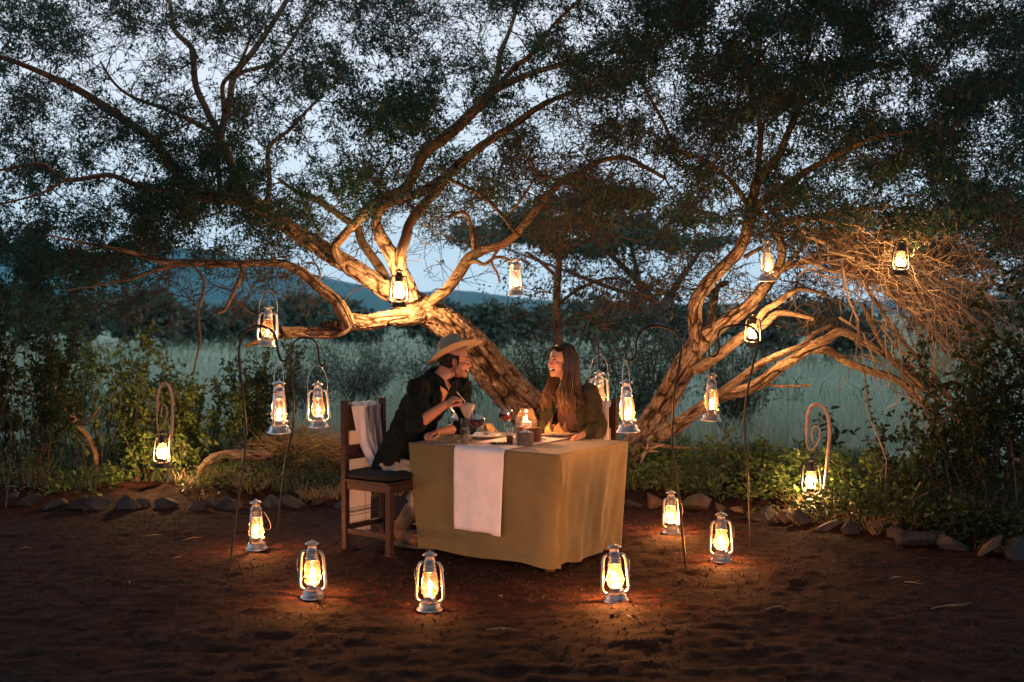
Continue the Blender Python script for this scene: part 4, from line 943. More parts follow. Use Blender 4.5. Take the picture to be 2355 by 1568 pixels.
# ---------------------------------------------------------------- hurricane lanterns
def make_lantern(metal, globe, energy, col, bail_up, bright):
    root = empty('lantern', (0, 0, 0))
    MB().lathe([(.0, .0), (.074, .0), (.076, .004), (.066, .014), (.061, .018), (.060, .036), (.052, .046), (.040, .054), (.026, .058), (.0, .06)], 28, cap=False).build('fuel_tank', metal, root)
    MB().lathe([(.018, .056), (.018, .066), (.034, .070), (.036, .078), (.022, .084), (.013, .092), (.010, .092)], 18).lathe([(.0, 0), (.009, 0), (.009, .02), (0, .02)], 10, (0.030, -.04, .058)).build('burner', metal, root)
    pr = [(.030, .080), (.041, .092), (.0475, .108), (.0485, .125), (.045, .148), (.040, .175), (.035, .205), (.032, .222)]
    MB().lathe(pr, 26, cap=False).build('globe', globe, root)
    MB().lathe([(.034, .216), (.038, .220), (.038, .228), (.034, .231), (.034, .244), (.036, .246), (.034, .249), (.034, .262), (.037, .265), (.033, .268), (.030, .280), (.026, .284), (.026, .292)], 24, cap=False).build('chimney', metal, root)
    MB().lathe([(.022, .290), (.022, .306), (.040, .308), (.041, .311), (.030, .320), (.012, .327), (.006, .328), (.005, .336), (0, .337)], 24, cap=False).build('cap', metal, root)
    for s in (-1, 1):
        pts = [(s*.046, 0, .046), (s*.060, 0, .048), (s*.073, 0, .058), (s*.078, 0, .078), (s*.0765, 0, .12), (s*.073, 0, .17), (s*.069, 0, .215), (s*.065, 0, .243), (s*.056, 0, .262), (s*.046, 0, .268), (s*.033, 0, .262)]
        MB().tube(spline(pts, .012), .0085, 10, flat=1.0).build('side_tube', metal, root)
    g = MB(); 
    for z, r in ((.118, .0535), (.205, .0400)): g.tube([(r*math.cos(a), r*math.sin(a), z) for a in [k*2*math.pi/20 for k in range(21)]], .0016, 5, False)
    for a in (R(45), R(135), R(225), R(315)):
        g.tube([(.040*math.cos(a), .040*math.sin(a), .082), (.053*math.cos(a), .053*math.sin(a), .105), (.0535*math.cos(a+.5), .0535*math.sin(a+.5), .128), (.046*math.cos(a+1.1), .046*math.sin(a+1.1), .165), (.039*math.cos(a+1.5), .039*math.sin(a+1.5), .21)], .0016, 5, False)
    g.build('wire_guard', metal, root)
    b_ = MB()
    if bail_up:
        pts = [(-.074, 0, .215)]+[(-.072*math.cos(t), 0, .275+.175*math.sin(t)**.8 if t > 0 else .275) for t in [k*math.pi/16 for k in range(1, 16)]]+[(.074, 0, .215)]
        b_.tube(pts, .0019, 6)
    else:
        pts = [(-.083*math.cos(t), -.012-.085*math.sin(t), .235-.10*math.sin(t)) for t in [k*math.pi/16 for k in range(17)]]
        b_.tube(pts, .0019, 6)
    b_.build('bail_handle', metal, root)
    fl = 1.6 if bright else 1.0
    MB().lathe([(0, .090), (.006*fl, .096), (.0085*fl, .104), (.006*fl, .118), (.002, .136), (0, .145)], 12, cap=False).build('flame', M['flame2' if bright else 'flame'], root)
    ld = bpy.data.lights.new('flame_light', 'POINT'); ld.energy = energy; ld.color = col; ld.shadow_soft_size = .016 if not bright else .024
    l = bpy.data.objects.new('flame_light', ld); COL.objects.link(l); l.location = (0, 0, .112); l.parent = root
    return root
M['flame2'] = emit_mat('bright_flame', (1, .78, .42), 90)
WARM = (1, .33, .08); WARM2 = (1, .52, .20)
protos = {('s', 0): make_lantern(M['silver'], M['globe_clear'], LAMP_E, WARM, False, False),
          ('s', 1): make_lantern(M['silver'], M['globe_clear'], LAMP_E, WARM, True, False),
          ('b', 1): make_lantern(M['black_metal'], M['globe_bright'], LAMP_B, WARM2, True, True)}
_used = set()
def lantern(kind, up, x, ybase, ytop, label, group, d=None, rz=0, ground=False, tilt=0, e=1.0):
    key = (kind, up); root = protos[key] if key not in _used else copy_tree(protos[key]); _used.add(key)
    if ground:
        g = GG(x, ybase); root.location = g; s = 1.0*(ybase-ytop)/PPM(g.y)/.337
    else:
        H = .345 if kind == 's' else .36
        if d is None: d = H*F/(ybase-ytop)
        root.location = P(x, ybase, d); s = (ybase-ytop)/PPM(d)/.337
    for ch in root.children:
        if ch.type == 'LIGHT': ch.data = ch.data.copy(); ch.data.energy = e*(LAMP_B if kind == 'b' else LAMP_E)
    dull = random.random() < .35 and kind == 's'
    for ch in root.children:
        if ch.name.startswith('flame') and ch.type == 'MESH': ch.scale = (random.uniform(.8, 1.1), 1, random.uniform(.7, 1.2)); ch.location.z = .09*(1-ch.scale[2])
        if dull and ch.type == 'MESH' and ch.data.materials and ch.data.materials[0] == M['silver']:
            ch.material_slots[0].link = 'OBJECT'; ch.material_slots[0].material = M['silver_dull']
    root.scale = (s, s, s); root.rotation_euler = (R(random.uniform(-2, 2)), tilt+R(random.uniform(-2.5, 2.5)), rz); e *= random.uniform(.85, 1.15)
    return tag(root, label, 'lantern', group)
g1 = 'silver lanterns standing on the dirt'
lantern('s', 0, 590, 1268, 1152, 'silver lantern on the dirt farthest left, behind the foot of the tallest left hook', g1, rz=R(74), ground=True, e=3)
lantern('s', 0, 720, 1372, 1238, 'silver lantern on the dirt in front of the chair of the man', g1, rz=R(-12), ground=True, e=4.2)
lantern('s', 0, 988, 1398, 1261, 'silver lantern nearest the camera, at the left front of the tablecloth', g1, rz=R(-8), ground=True, e=1.3)
lantern('s', 0, 1416, 1380, 1245, 'silver lantern on the dirt at the right front corner of the tablecloth', g1, rz=R(10), ground=True, e=5.2)
lantern('s', 0, 1543, 1228, 1128, 'silver lantern farthest back on the dirt, behind the hook right of the table', g1, rz=R(28), ground=True, e=5.0)
lantern('s', 0, 1658, 1293, 1178, 'silver lantern standing farthest right on the dirt, between two hooks', g1, rz=R(5), ground=True, e=5.0)
g2 = 'silver lanterns hanging from tall hooks'
lantern('s', 1, 642, 995, 872, 'silver lantern hanging from the tallest left hook, nearest the left', g2, d=7.1, rz=R(76), e=.7)
lantern('s', 1, 733, 982, 876, 'silver lantern on the second left hook, beside the back of the chair of the man', g2, d=8.5, rz=R(12))
lantern('s', 1, 1376, 950, 850, 'silver lantern half hidden behind the shoulder of the woman', g2, d=9.0, rz=R(8))
lantern('s', 1, 1444, 993, 870, 'silver lantern hanging from the hook just right of the chair of the woman', g2, d=7.3, rz=R(66), e=2.4)
lantern('s', 1, 1635, 967, 856, 'silver lantern hanging in front of the right trunk from the rightmost tall hook', g2, d=8.0, rz=R(62))
lantern('s', 1, 1059, 960, 862, 'silver lantern mostly hidden behind the face and chest of the man', g2, d=9.4, rz=R(12))
g3 = 'silver lanterns hung in the trees'
lantern('s', 1, 614, 797, 700, 'silver lantern hung at the broken end of the low left bough', g3, d=9.55, rz=R(15), tilt=R(4))
lantern('s', 1, 1187, 679, 590, 'small silver lantern hanging from the splintered bough left of the woman', g3, d=9.9, rz=R(-50))
lantern('s', 1, 1763, 647, 548, 'silver lantern hanging in the fork of the right tree', g3, d=9.0, rz=R(60))
g4 = 'bright black lanterns'
lantern('b', 1, 917, 706, 616, 'very bright black lantern hanging in front of the main fork of the left trunk', g4, d=10.2, rz=R(10), e=1.4)
lantern('b', 1, 1730, 797, 716, 'bright black lantern hanging on the right trunk behind the hook', g4, d=9.62, rz=R(-22), e=.6)
lantern('b', 1, 2070, 632, 548, 'bright black lantern glaring inside the heap of dead branches at top right', g4, d=8.35, rz=R(0), e=.26)
lantern('b', 1, 372, 1074, 988, 'bright black lantern on the small crook at the left', g4, d=10.4, rz=R(5), e=.55)
lantern('b', 1, 1866, 1144, 1048, 'bright black lantern on the small crook at the right', g4, d=9.05, rz=R(-10), e=.4)

# ---------------------------------------------------------------- crook stands
def crook(pts, d, r, label, matn, base=None, group='tall iron hook stands', extra=None):
    W_ = [P(x, y, d) for x, y in pts]
    if base: 
        g = GG(*base); W_[0] = g-Vector((0, 0, .03))
    root = empty('hook_stand', (W_[0].x, W_[0].y, 0), label=label, cat='lantern hook', group=group)
    keep(MB().tube(spline(W_, .02), r, 8).build('rod', M[matn], root), root)
    if extra:
        e = [P(x, y, d) for x, y in extra]; keep(MB().tube(spline(e, .012), r*.5, 6).build('scroll', M['pole_copper'], root), root)
    return root
crook([(523, 1333), (545, 1170), (560, 1067), (565, 980), (563, 955), (554, 867), (549, 807), (560, 768), (577, 754), (598, 749), (623, 759), (634, 777), (639, 807), (646, 828), (655, 832), (662, 821), (664, 812)], 7.05, .0075, 'tallest thin black hook stand at left, foremost of the two there', 'hook_iron', (523, 1333))
crook([(635, 1228), (655, 1067), (672, 990), (675, 920), (669, 849), (670, 807), (677, 786), (693, 777), (714, 778), (728, 790), (732, 811), (734, 832), (740, 842), (746, 837), (747, 826)], 8.5, .0075, 'black hook stand left of the chair of the man, the one set further back', 'hook_iron', (635, 1228))
crook([(1578, 1310), (1560, 1140), (1546, 1025), (1547, 950), (1552, 888), (1562, 829), (1565, 790), (1550, 763), (1513, 749), (1481, 757), (1464, 779), (1462, 810), (1456, 826), (1446, 829), (1439, 820), (1438, 812)], 7.3, .0078, 'tall black hook stand right of the table, arching left over the grass', 'hook_iron', (1578, 1310))
crook([(1728, 1258), (1720, 1120), (1712, 966), (1722, 880), (1741, 798), (1742, 770), (1728, 752), (1704, 747), (1668, 752), (1651, 767), (1653, 795), (1648, 815), (1637, 820), (1630, 812), (1630, 804)], 8.0, .0078, 'black hook stand furthest right, in front of the right trunk', 'hook_iron', (1728, 1258))
crook([(1379, 1200), (1378, 1000), (1377, 840), (1376, 800), (1376, 757)], 9.05, .0075, 'hook stand seen end on behind the woman', 'hook_iron', (1379, 1197))
crook([(1082, 1190), (1075, 1000), (1068, 850), (1067, 755)], 9.3, .0078, 'hook stand whose tip shows above the hat of the man', 'hook_iron', (1082, 1183))
crook([(385, 1130), (391, 1025), (396, 972), (396, 920), (390, 893), (380, 881), (369, 888), (363, 909), (361, 945)], 10.4, .015, 'small pale painted crook at the left holding a black lantern', 'pole_copper', (385, 1132), 'small painted crooks', [(361, 943), (361, 975), (366, 990), (380, 968), (384, 945), (378, 930), (372, 938), (371, 960), (372, 955)])
crook([(1887, 1200), (1897, 1110), (1905, 1030), (1907, 986), (1901, 950), (1885, 931), (1868, 933), (1857, 954), (1854, 1000)], 9.0, .015, 'small orange painted crook at the right holding a black lantern', 'pole_copper', (1887, 1200), 'small painted crooks', [(1855, 998), (1855, 1022), (1865, 1035), (1882, 1015), (1885, 990), (1876, 980), (1868, 990), (1867, 1010), (1872, 1018)])

# ---------------------------------------------------------------- table
TZ = .76
cN = Vector((.294, 7.13, 0)); cL = Vector((-.716, 7.83, 0)); cR = Vector((.81, 7.9, 0)); cF = cL+cR-cN
tb = empty('dining_table', (cL+cR)/2, label='square dining table hidden beneath the olive cloth', cat='table')
cen = (cL+cR)/2
def ins(p, k): return cen+(p-cen)*k
t = MB(); vs = [ins(p, .985)+Vector((0, 0, TZ-.035)) for p in (cN, cR, cF, cL)]+[ins(p, .985)+Vector((0, 0, TZ-.006)) for p in (cN, cR, cF, cL)]
t.add(vs, [(0, 3, 2, 1), (4, 5, 6, 7), (0, 1, 5, 4), (1, 2, 6, 5), (2, 3, 7, 6), (3, 0, 4, 7)]); keep(t.build('table_top', M['wood'], tb, smooth=False), tb)
for p in (cN, cR, cF, cL):
    q = ins(p, .8); keep(MB().bar(q, q+Vector((0, 0, TZ-.035)), .06, .06, (1, 0, 0)).build('leg', M['wood'], tb, smooth=False), tb)
def cloth_mesh():
    corners = [cL, cN, cR, cF]; rad_ = .02; per = []
    nseg = 90
    for i in range(4):
        a, b_ = corners[i], corners[(i+1) % 4]; c_ = corners[(i+2) % 4]
        e = (b_-a).normalized(); e2 = (c_-b_).normalized(); nrm = Vector((e.y, -e.x, 0)); nrm2 = Vector((e2.y, -e2.x, 0)); L = (b_-a).length
        for k in range(nseg):
            t = k/nseg; per.append((a+e*(rad_+t*(L-2*rad_)), nrm, i, t))
        for k in range(8):
            an = k/8; n_ = (nrm*(1-an)+nrm2*an).normalized(); cc = b_-e*rad_+e2*rad_-nrm*0; 
            cc = b_-e*rad_+e2*rad_; base = cc+nrm*0+((nrm*(1-an)+nrm2*an).normalized())*rad_
            per.append((base, n_, i+.5, an))
    n = len(per); rows = []
    Rw = [0, .004, .012, .03, .06, .1, .15, .2, .26, .32, .38, .44, .5, .56, .62, .68, .74, .8, .86, .91, .96, 1.0]
    for v in Rw:
        row = []
        for j, (p, nrm, side, t) in enumerate(per):
            z = TZ-v*(TZ-.035)+(.004*math.sin(j*.13)+.012*noise.noise(Vector((j*.05, 0, 3))))*v
            q = ins(p, 1-.085*v**1.1) if side != 1.5 else ins(p, 1-.06*v)
            off = 0
            s_ = {0: .3, 1: .8, 2: .8, 3: .8}.get(int(side), .8)
            if side in (0, 1, 2, 3):
                w = math.sin(math.pi*min(max(t, 0), 1))**.5
                ph = t*(2.2 if side == 0 else 3.1)*2*math.pi+v*(1.2 if side == 0 else 1.6)
                off = s_*v**.8*(.018*math.sin(ph)+.007*math.sin(ph*2.3+1.3+v*2)+.014*noise.noise(Vector((t*9, v*2.2, side*5))))
                if side == 1:
                    # diagonal drag folds below the near right corner
                    dgn = t*1.4+v*.55
                    off += .016*math.exp(-t*3.2)*math.sin(dgn*13)*min(1, v*5)+.004*math.sin((t*2.2-v*.7)*17)*v
            # soft pleat beside the near corner
            if side == 0 and t > .86: off += .012*v*math.sin((t-.86)/.14*math.pi)
            if side == 1 and t < .10: off -= .045*v*math.sin(t/.10*math.pi)
            # slight sag between corners on top edge
            q = q+nrm*(off+.004*(1-v)); q.z = z-(.012*(1 if v > 0 else 0)*math.sin(math.pi*t)**2*(1-v) if side in (0, 1, 2, 3) else 0)
            row.append(q)
        rows.append(row)
    V = [tuple(q) for r_ in rows for q in r_]; fs = []
    for i in range(len(Rw)-1):
        for j in range(n): fs.append((i*n+j, (i+1)*n+j, (i+1)*n+(j+1) % n, i*n+(j+1) % n))
    # top: concentric rings to the centre with gentle ripples
    prev = list(range(n)); b0 = len(V)
    for s in (.93, .8, .6, .4, .2, .05):
        st_ = len(V)
        for p, nrm, side, t in per:
            q = ins(p, s); q.z = TZ+.002*noise.noise(Vector((q.x*6, q.y*6, 0))); V.append(tuple(q))
        cur = list(range(st_, st_+n))
        for j in range(n): fs.append((prev[j], prev[(j+1) % n], cur[(j+1) % n], cur[j]))
        prev = cur
    fs.append(tuple(reversed(prev)))
    me = bpy.data.meshes.new('tablecloth'); me.from_pydata(V, [], fs); me.update()
    uvc = []; Lp = 0; pl = []
    for j in range(n):
        pl.append(Lp); Lp += (per[(j+1) % n][0]-per[j][0]).length
    for v in range(len(V)):
        if v < len(Rw)*n: uvc.append((pl[v % n], TZ-V[v][2]))
        else:
            q = Vector(V[v])-cL; uvc.append((q.dot((cN-cL).normalized()), q.dot((cF-cL).normalized())))
    bm = bmesh.new(); bm.from_mesh(me); bmesh.ops.recalc_face_normals(bm, faces=bm.faces); bm.to_mesh(me); bm.free()
    ul = me.uv_layers.new(name='UVMap'); vi = np.empty(len(me.loops), np.int32); me.loops.foreach_get('vertex_index', vi)
    ul.data.foreach_set('uv', np.array(uvc, dtype=np.float32)[vi].ravel()); return me
def woven(m_, cell):
    nt = m_.node_tree; N = nt.nodes; b = N['Principled BSDF']; src = b.inputs['Base Color'].links[0].from_socket
    uv = N.new('ShaderNodeUVMap'); mp = N.new('ShaderNodeMapping'); mp.inputs['Rotation'].default_value = (0, 0, R(45)); mp.inputs['Scale'].default_value = (1/cell, 1/cell, 1); nt.links.new(uv.outputs[0], mp.inputs[0])
    ck = N.new('ShaderNodeTexChecker'); ck.inputs['Scale'].default_value = 1; ck.inputs[1].default_value = (1, 1, 1, 1); ck.inputs[2].default_value = (.95, .945, .93, 1); nt.links.new(mp.outputs[0], ck.inputs[0])
    mx = N.new('ShaderNodeMix'); mx.data_type = 'RGBA'; mx.blend_type = 'MULTIPLY'; mx.inputs[0].default_value = 1; nt.links.new(src, mx.inputs[6]); nt.links.new(ck.outputs[0], mx.inputs[7]); nt.links.new(mx.outputs[2], b.inputs['Base Color'])
woven(M['cloth'], .028)
link_mesh('tablecloth', cloth_mesh(), M['cloth'], label='olive green tablecloth draped over the table down to the dirt', cat='tablecloth')
# runner
eN = (cN-cL).normalized(); eD = (cF-cL).normalized(); outn = Vector((eN.y, -eN.x, 0)); LNL = (cN-cL).length; LD = (cF-cL).length
def runner_mesh():
    us = np.linspace(.335, .665, 26); vs = []
    tt = [-.555+.555*k/22 for k in range(23)]+[LD*k/16 for k in range(1, 17)]+[LD+.012, LD+.03, LD+.1, LD+.25, LD+.4]
    for t in tt:
        for i, u in enumerate(us):
            s = u*LNL
            if t < 0:
                dz = -t; v = dz/.725; p = cL+eN*s; q = ins(p, 1-.085*v**1.1)+outn*(.013+.012*v+.007*noise.noise(Vector((u*18, dz*4, 1)))+.006*math.sin(u*38+dz*5)*v)
                q = q+eN*(-.035*v*(1 if i < 100 else 0)); q.z = TZ+.004-dz-(.012 if i > 20 else 0)*v
                if dz < .02: q = cL+eN*s+outn*(.006+.25*dz); q.z = TZ+.005-dz*.6
            elif t <= LD:
                q = cL+eN*s+eD*t; q.z = TZ+.006+.0015*noise.noise(Vector((q.x*14, q.y*14, 2)))
            else:
                q = cL+eN*s+eD*(LD+.014); q.z = TZ+.004-(t-LD)
            vs.append(tuple(q))
    n = len(us); m_ = len(tt); i = np.arange(n*m_).reshape(m_, n)
    return np_mesh('table_runner', np.array(vs), np.stack([i[:-1, :-1], i[:-1, 1:], i[1:, 1:], i[1:, :-1]], -1).reshape(-1, 4))
rn = link_mesh('table_runner', runner_mesh(), M['runner'], label='white linen runner laid across the olive tablecloth and hanging down its front', cat='table runner')
sm = rn.modifiers.new('thickness', 'SOLIDIFY'); sm.thickness = .0025; sm.offset = 1

# ---------------------------------------------------------------- chairs and throws
def make_chair(loc, ang, label):
    root = empty('wooden_chair', loc, ang, label=label, cat='chair', group='dark wooden dining chairs')
    h = 1.03; W = .19
    for s in (-1, 1):
        MB().bar((-.20, s*W, 0), (-.215, s*W, h), .042, .042, (1, 0, 0)).build('back_post', M['wood'], root, False, .003)
        MB().bar((.21, s*W, 0), (.21, s*W, .478), .046, .046, (1, 0, 0)).build('leg', M['wood'], root, False, .003)
        MB().bar((-.178, s*W, .448), (.187, s*W, .448), .03, .055).build('seat_rail', M['wood'], root, False, .002)
        MB().bar((-.178, s*W, .13), (.187, s*W, .13), .024, .036).build('stretcher', M['wood'], root, False, .002)
    for x in (-.20, .21):
        MB().bar((x, -W+.022, .448), (x, W-.022, .448), .03, .055).build('seat_rail', M['wood'], root, False, .002)
    MB().bar((-.20, -W+.022, .15), (-.20, W-.022, .15), .024, .036).build('stretcher', M['wood'], root, False, .002)
    MB().box((0, 0, .484), (.44, .43, .018)).build('seat', M['wood'], root, False, .003)
    for z, hh in ((.90, .17), (.665, .10)):
        MB().box((-.212, 0, z), (.018, 2*W-.044, hh)).build('back_slat', M['wood'], root, False, .002)
    return root
chA = R(-36.5)
ch1 = make_chair((-1.005+.20*.8-.01, 8.07-.20*.6, 0), chA, 'dark wooden slat back chair the man in the hat sits on')
ch1.location = (-.878, 7.93, gz(-.878, 7.93))
def cushion(ch, label):
    m_ = MB(); n = 22; V = []; fs = []
    for z in (1, -1):
        for i in range(n+1):
            for j in range(n+1):
                u = i/n*2-1; v = j/n*2-1; e = max(0, (1-u**4))*max(0, (1-v**4)); V.append(((u*(.235-.02*v*v)), v*(.225-.02*u*u), .522+z*.034*e**.5+.006*noise.noise(Vector((u*2, v*2, z)))))
    k = (n+1)**2
    for s in (0, k):
        for i in range(n):
            for j in range(n): fs.append((s+i*(n+1)+j, s+(i+1)*(n+1)+j, s+(i+1)*(n+1)+j+1, s+i*(n+1)+j+1))
    m_.add(V, fs); o = m_.build('seat_cushion', M['cushion'], label=label, cat='cushion'); o.location = ch.location; o.rotation_euler = ch.rotation_euler; return o
cushion(ch1, 'black seat cushion under the man')
ch2 = make_chair((.47, 8.22, 0), math.atan2(-.82, -.57), 'dark wooden chair mostly hidden behind the woman'); ch2.location.z = gz(.47, 8.22)
cushion(ch2, 'black seat cushion under the woman')
# throws: woven cloth with stripes (stripes woven across near the ends)
def throw_mat():
    m, nt, b, out = new_mat('striped_throw'); N = nt.nodes; Lk = nt.links
    uv = N.new('ShaderNodeUVMap'); sx = N.new('ShaderNodeSeparateXYZ'); Lk.new(uv.outputs[0], sx.inputs[0])
    r = N.new('ShaderNodeValToRGB'); r.color_ramp.interpolation = 'CONSTANT'; e = r.color_ramp.elements
    cream = (.62, .52, .44, 1); dk = (.20, .17, .19, 1)
    e[0].position = 0; e[0].color = cream; e[1].position = .10; e[1].color = dk
    for p, c in ((.108, cream), (.122, dk), (.145, cream), (.158, dk), (.166, cream), (.80, dk), (.81, cream), (.83, dk), (.87, cream), (.89, dk), (.90, cream)):
        q = e.new(p); q.color = c
    Lk.new(sx.outputs[1], r.inputs[0])
    r2 = N.new('ShaderNodeValToRGB'); r2.color_ramp.interpolation = 'CONSTANT'; e = r2.color_ramp.elements; e[0].position = 0; e[0].color = (1, 1, 1, 1); e[1].position = .16; e[1].color = (.55, .5, .5, 1)
    for p, c in ((.19, (1, 1, 1, 1)), (.22, (.6, .55, .55, 1)), (.235, (1, 1, 1, 1)), (.80, (.6, .55, .55, 1)), (.84, (1, 1, 1, 1))): q = e.new(p); q.color = c
    Lk.new(sx.outputs[0], r2.inputs[0])
    mx = N.new('ShaderNodeMix'); mx.data_type = 'RGBA'; mx.blend_type = 'MULTIPLY'; mx.inputs[0].default_value = 1
    Lk.new(r.outputs[0], mx.inputs[6]); Lk.new(r2.outputs[0], mx.inputs[7]); Lk.new(mx.outputs[2], b.inputs['Base Color']); b.inputs['Roughness'].default_value = .9
    tr = N.new('ShaderNodeBsdfTranslucent'); Lk.new(mx.outputs[2], tr.inputs[0]); ms = N.new('ShaderNodeMixShader'); ms.inputs[0].default_value = .4
    Lk.new(b.outputs[0], ms.inputs[1]); Lk.new(tr.outputs[0], ms.inputs[2]); Lk.new(ms.outputs[0], out.inputs[0]); return m
M['throw'] = throw_mat()
M['throw_grey'] = mat('grey_blue_weave', (.36, .38, .45), .9, col2=(.14, .15, .2), scale=3, stretch=(30, 1, .5), bump=.2)
def strip(name, path, widths, normal_amp, folds, mt, nu=26, twist=None, wob=.0, seed=0):
    """path: list of (centre, across vector); cloth ribbon with lengthwise folds"""
    vs = []; uv = []; m_ = len(path)
    for i, ((c, ac), w) in enumerate(zip(path, widths)):
        c = Vector(c); ac = Vector(ac).normalized(); d = (Vector(path[min(i+1, m_-1)][0])-Vector(path[max(i-1, 0)][0])).normalized(); nn = ac.cross(d).normalized()
        for k in range(nu+1):
            u = k/nu; a = folds*2*math.pi*u+seed
            off = normal_amp*(math.sin(a)+.5*math.sin(a*1.7+1+i*.12)+.6*noise.noise(Vector((u*4, i*.15, seed))))
            vs.append(tuple(c+ac*((u-.5)*w+wob*math.sin(i*.5+u*3))+nn*off)); uv.append((u, i/(m_-1)))
    n1 = nu+1; i = np.arange(m_*n1).reshape(m_, n1); Q = np.stack([i[:-1, :-1], i[:-1, 1:], i[1:, 1:], i[1:, :-1]], -1).reshape(-1, 4)
    me = np_mesh(name, np.array(vs), Q); l = me.uv_layers.new(name='UVMap'); l.data.foreach_set('uv', np.array(uv, dtype=np.float32)[Q.ravel()].ravel()); return me
def throw(ch, label, inner_px=None, ang=0, off=(0, 0)):
    root = empty('striped_throw', ch.location, ch.rotation_euler.z, label=label, cat='throw blanket')
    zt = .998; y0 = off[0]
    # outer half: hangs down behind the backrest
    path = [((-.245-.01*k/20, y0, zt-.02-(zt-.14)*k/20), (0, 1, 0)) for k in range(21)][::-1]
    o = link_mesh('outer_half', strip('outer', path, [.26+.02*k/20 for k in range(21)], .006, 3.2, None), M['throw'], root)
    # fringe
    f = MB()
    for k in range(34):
        y = y0-.13+.26*k/33; f.tube([(-.255, y, .122), (-.256, y+random.uniform(-.004, .004), .085)], [.0022, .0014], 4)
    f.build('fringe', M['runner'], root)
    # over the top rail
    path = [((-.245, y0, zt-.022), (0, 1, 0)), ((-.238, y0, zt+.006), (0, 1, 0)), ((-.215, y0, zt+.014), (0, 1, 0)), ((-.19, y0, zt+.006), (0, 1, 0)), ((-.183, y0, zt-.03), (0, 1, 0))]
    link_mesh('fold_over_rail', strip('over', path, [.26, .25, .24, .23, .22], .006, 3.2, None), M['runner'], root)
    return root
tw1 = throw(ch1, 'pale striped throw with fringe folded over the backrest behind the man', off=(-.02, 0))
def L2(ch, pts): return pts
path = []
K = 24
for k in range(K):
    t = k/(K-1); path.append(((-.178+.02*t+.14*max(0, t-.5), -.045+.02*t+.10*t*t, .985-.53*t), (.15*t, 1, .15*t)))
link_mesh('inner_half', strip('inner', path, [.20-.10*min(1, (k/20)**.8) for k in range(K)], .014, 1.5, None, 30, seed=1.0), M['runner'], tw1)
path = [((-.172+.03*k/(K-1)+.1*max(0, k/(K-1)-.6), .055+.05*(k/(K-1))**1.5, .985-.46*k/(K-1)), (.1, 1, .1)) for k in range(K)]
link_mesh('grey_fold', strip('inner2', path, [.12-.05*k/K for k in range(K)], .012, 1.3, None, 22, seed=2.2), M['throw_grey'], tw1)
tw2 = throw(ch2, 'pale throw hanging over the backrest behind the woman', off=(.06, 0))
path = [((-.178+.01*k/20, .10, .985-.36*k/20), (0, 1, 0)) for k in range(21)]
link_mesh('inner_half', strip('inner', path, [.13]*21, .010, 2, None, 18, seed=.4), M['runner'], tw2)

# ---------------------------------------------------------------- tableware
def TP(x, y):      # a point on the table top under picture position
    d = F*(CH-TZ-.008)/(y-HY); return Vector(((x-CX)/F*d, d, TZ+.0085))
def wine_glass(p, label):
    r = empty('wine_glass', p, label=label, cat='wine glass', group='glasses of red wine')
    k = 1.12
    MB().lathe([(.036*k, 0), (.034*k, .003), (.012*k, .008), (.0045, .02), (.004, .075), (.008, .085), (.024*k, .093), (.037*k, .110), (.041*k, .130), (.039*k, .158), (.033*k, .186)], 24, cap=False).build('bowl_and_stem', M['glass'], r)
    MB().lathe([(0, .0885), (.022*k, .095), (.035*k, .111), (.0395*k, .128), (.0392*k, .140), (0, .140)], 24, cap=False).build('wine', M['wine'], r)
    r.scale = (1.16, 1.16, 1.18); return r
wine_glass(TP(1097, 1020), 'glass of red wine in front of the man, right of the water tumbler')
wine_glass(TP(1162, 1007)+Vector((0, .1, 0)), 'glass of red wine in the middle of the table, left of the candle')
def tumbler(p, h, rr_, fill, label, fm='water'):
    r = empty('tumbler', p, label=label, cat='tumbler')
    MB().lathe([(0, .004), (rr_*.9, .004), (rr_*.92, .001), (rr_, h), (rr_*.965, h), (rr_*.87, .014), (0, .014)], 24, cap=False).build('glass', M['glass'], r)
    if fill: MB().lathe([(0, .016), (rr_*.86, .016), (rr_*.9, fill), (0, fill)], 24, cap=False).build('liquid', M[fm], r)
    return r
tumbler(TP(1069, 1021), .17, .031, .05, 'tall tumbler with a little water at the left front of the table')
M['pink'] = mat('pink_drink', (.55, .22, .16), .3, trans=.3)
tumbler(TP(1194, 1014), .17, .029, .10, 'tall tumbler of pale pink drink standing left of the candle', 'pink')
# dessert coupe
p = TP(1074, 1016); r = empty('dessert_coupe', p, label='stemmed glass of pink dessert the man spoons from', cat='dessert glass')
MB().lathe([(.035, 0), (.033, .003), (.008, .01), (.005, .02), (.005, .12), (.012, .132), (.035, .165), (.058, .215)], 24, cap=False).build('glass', M['glass'], r)
M['dessert'] = mat('dessert_cream', (.75, .42, .36), .6, col2=(.85, .7, .6), scale=40, bump=.4, bscale=60)
r.scale = (1.05, 1.05, 1.2)
MB().lathe([(0, .136), (.010, .136), (.033, .166), (.053, .208), (.045, .216), (.02, .222), (0, .221)], 24, cap=False).build('dessert', M['dessert'], r)
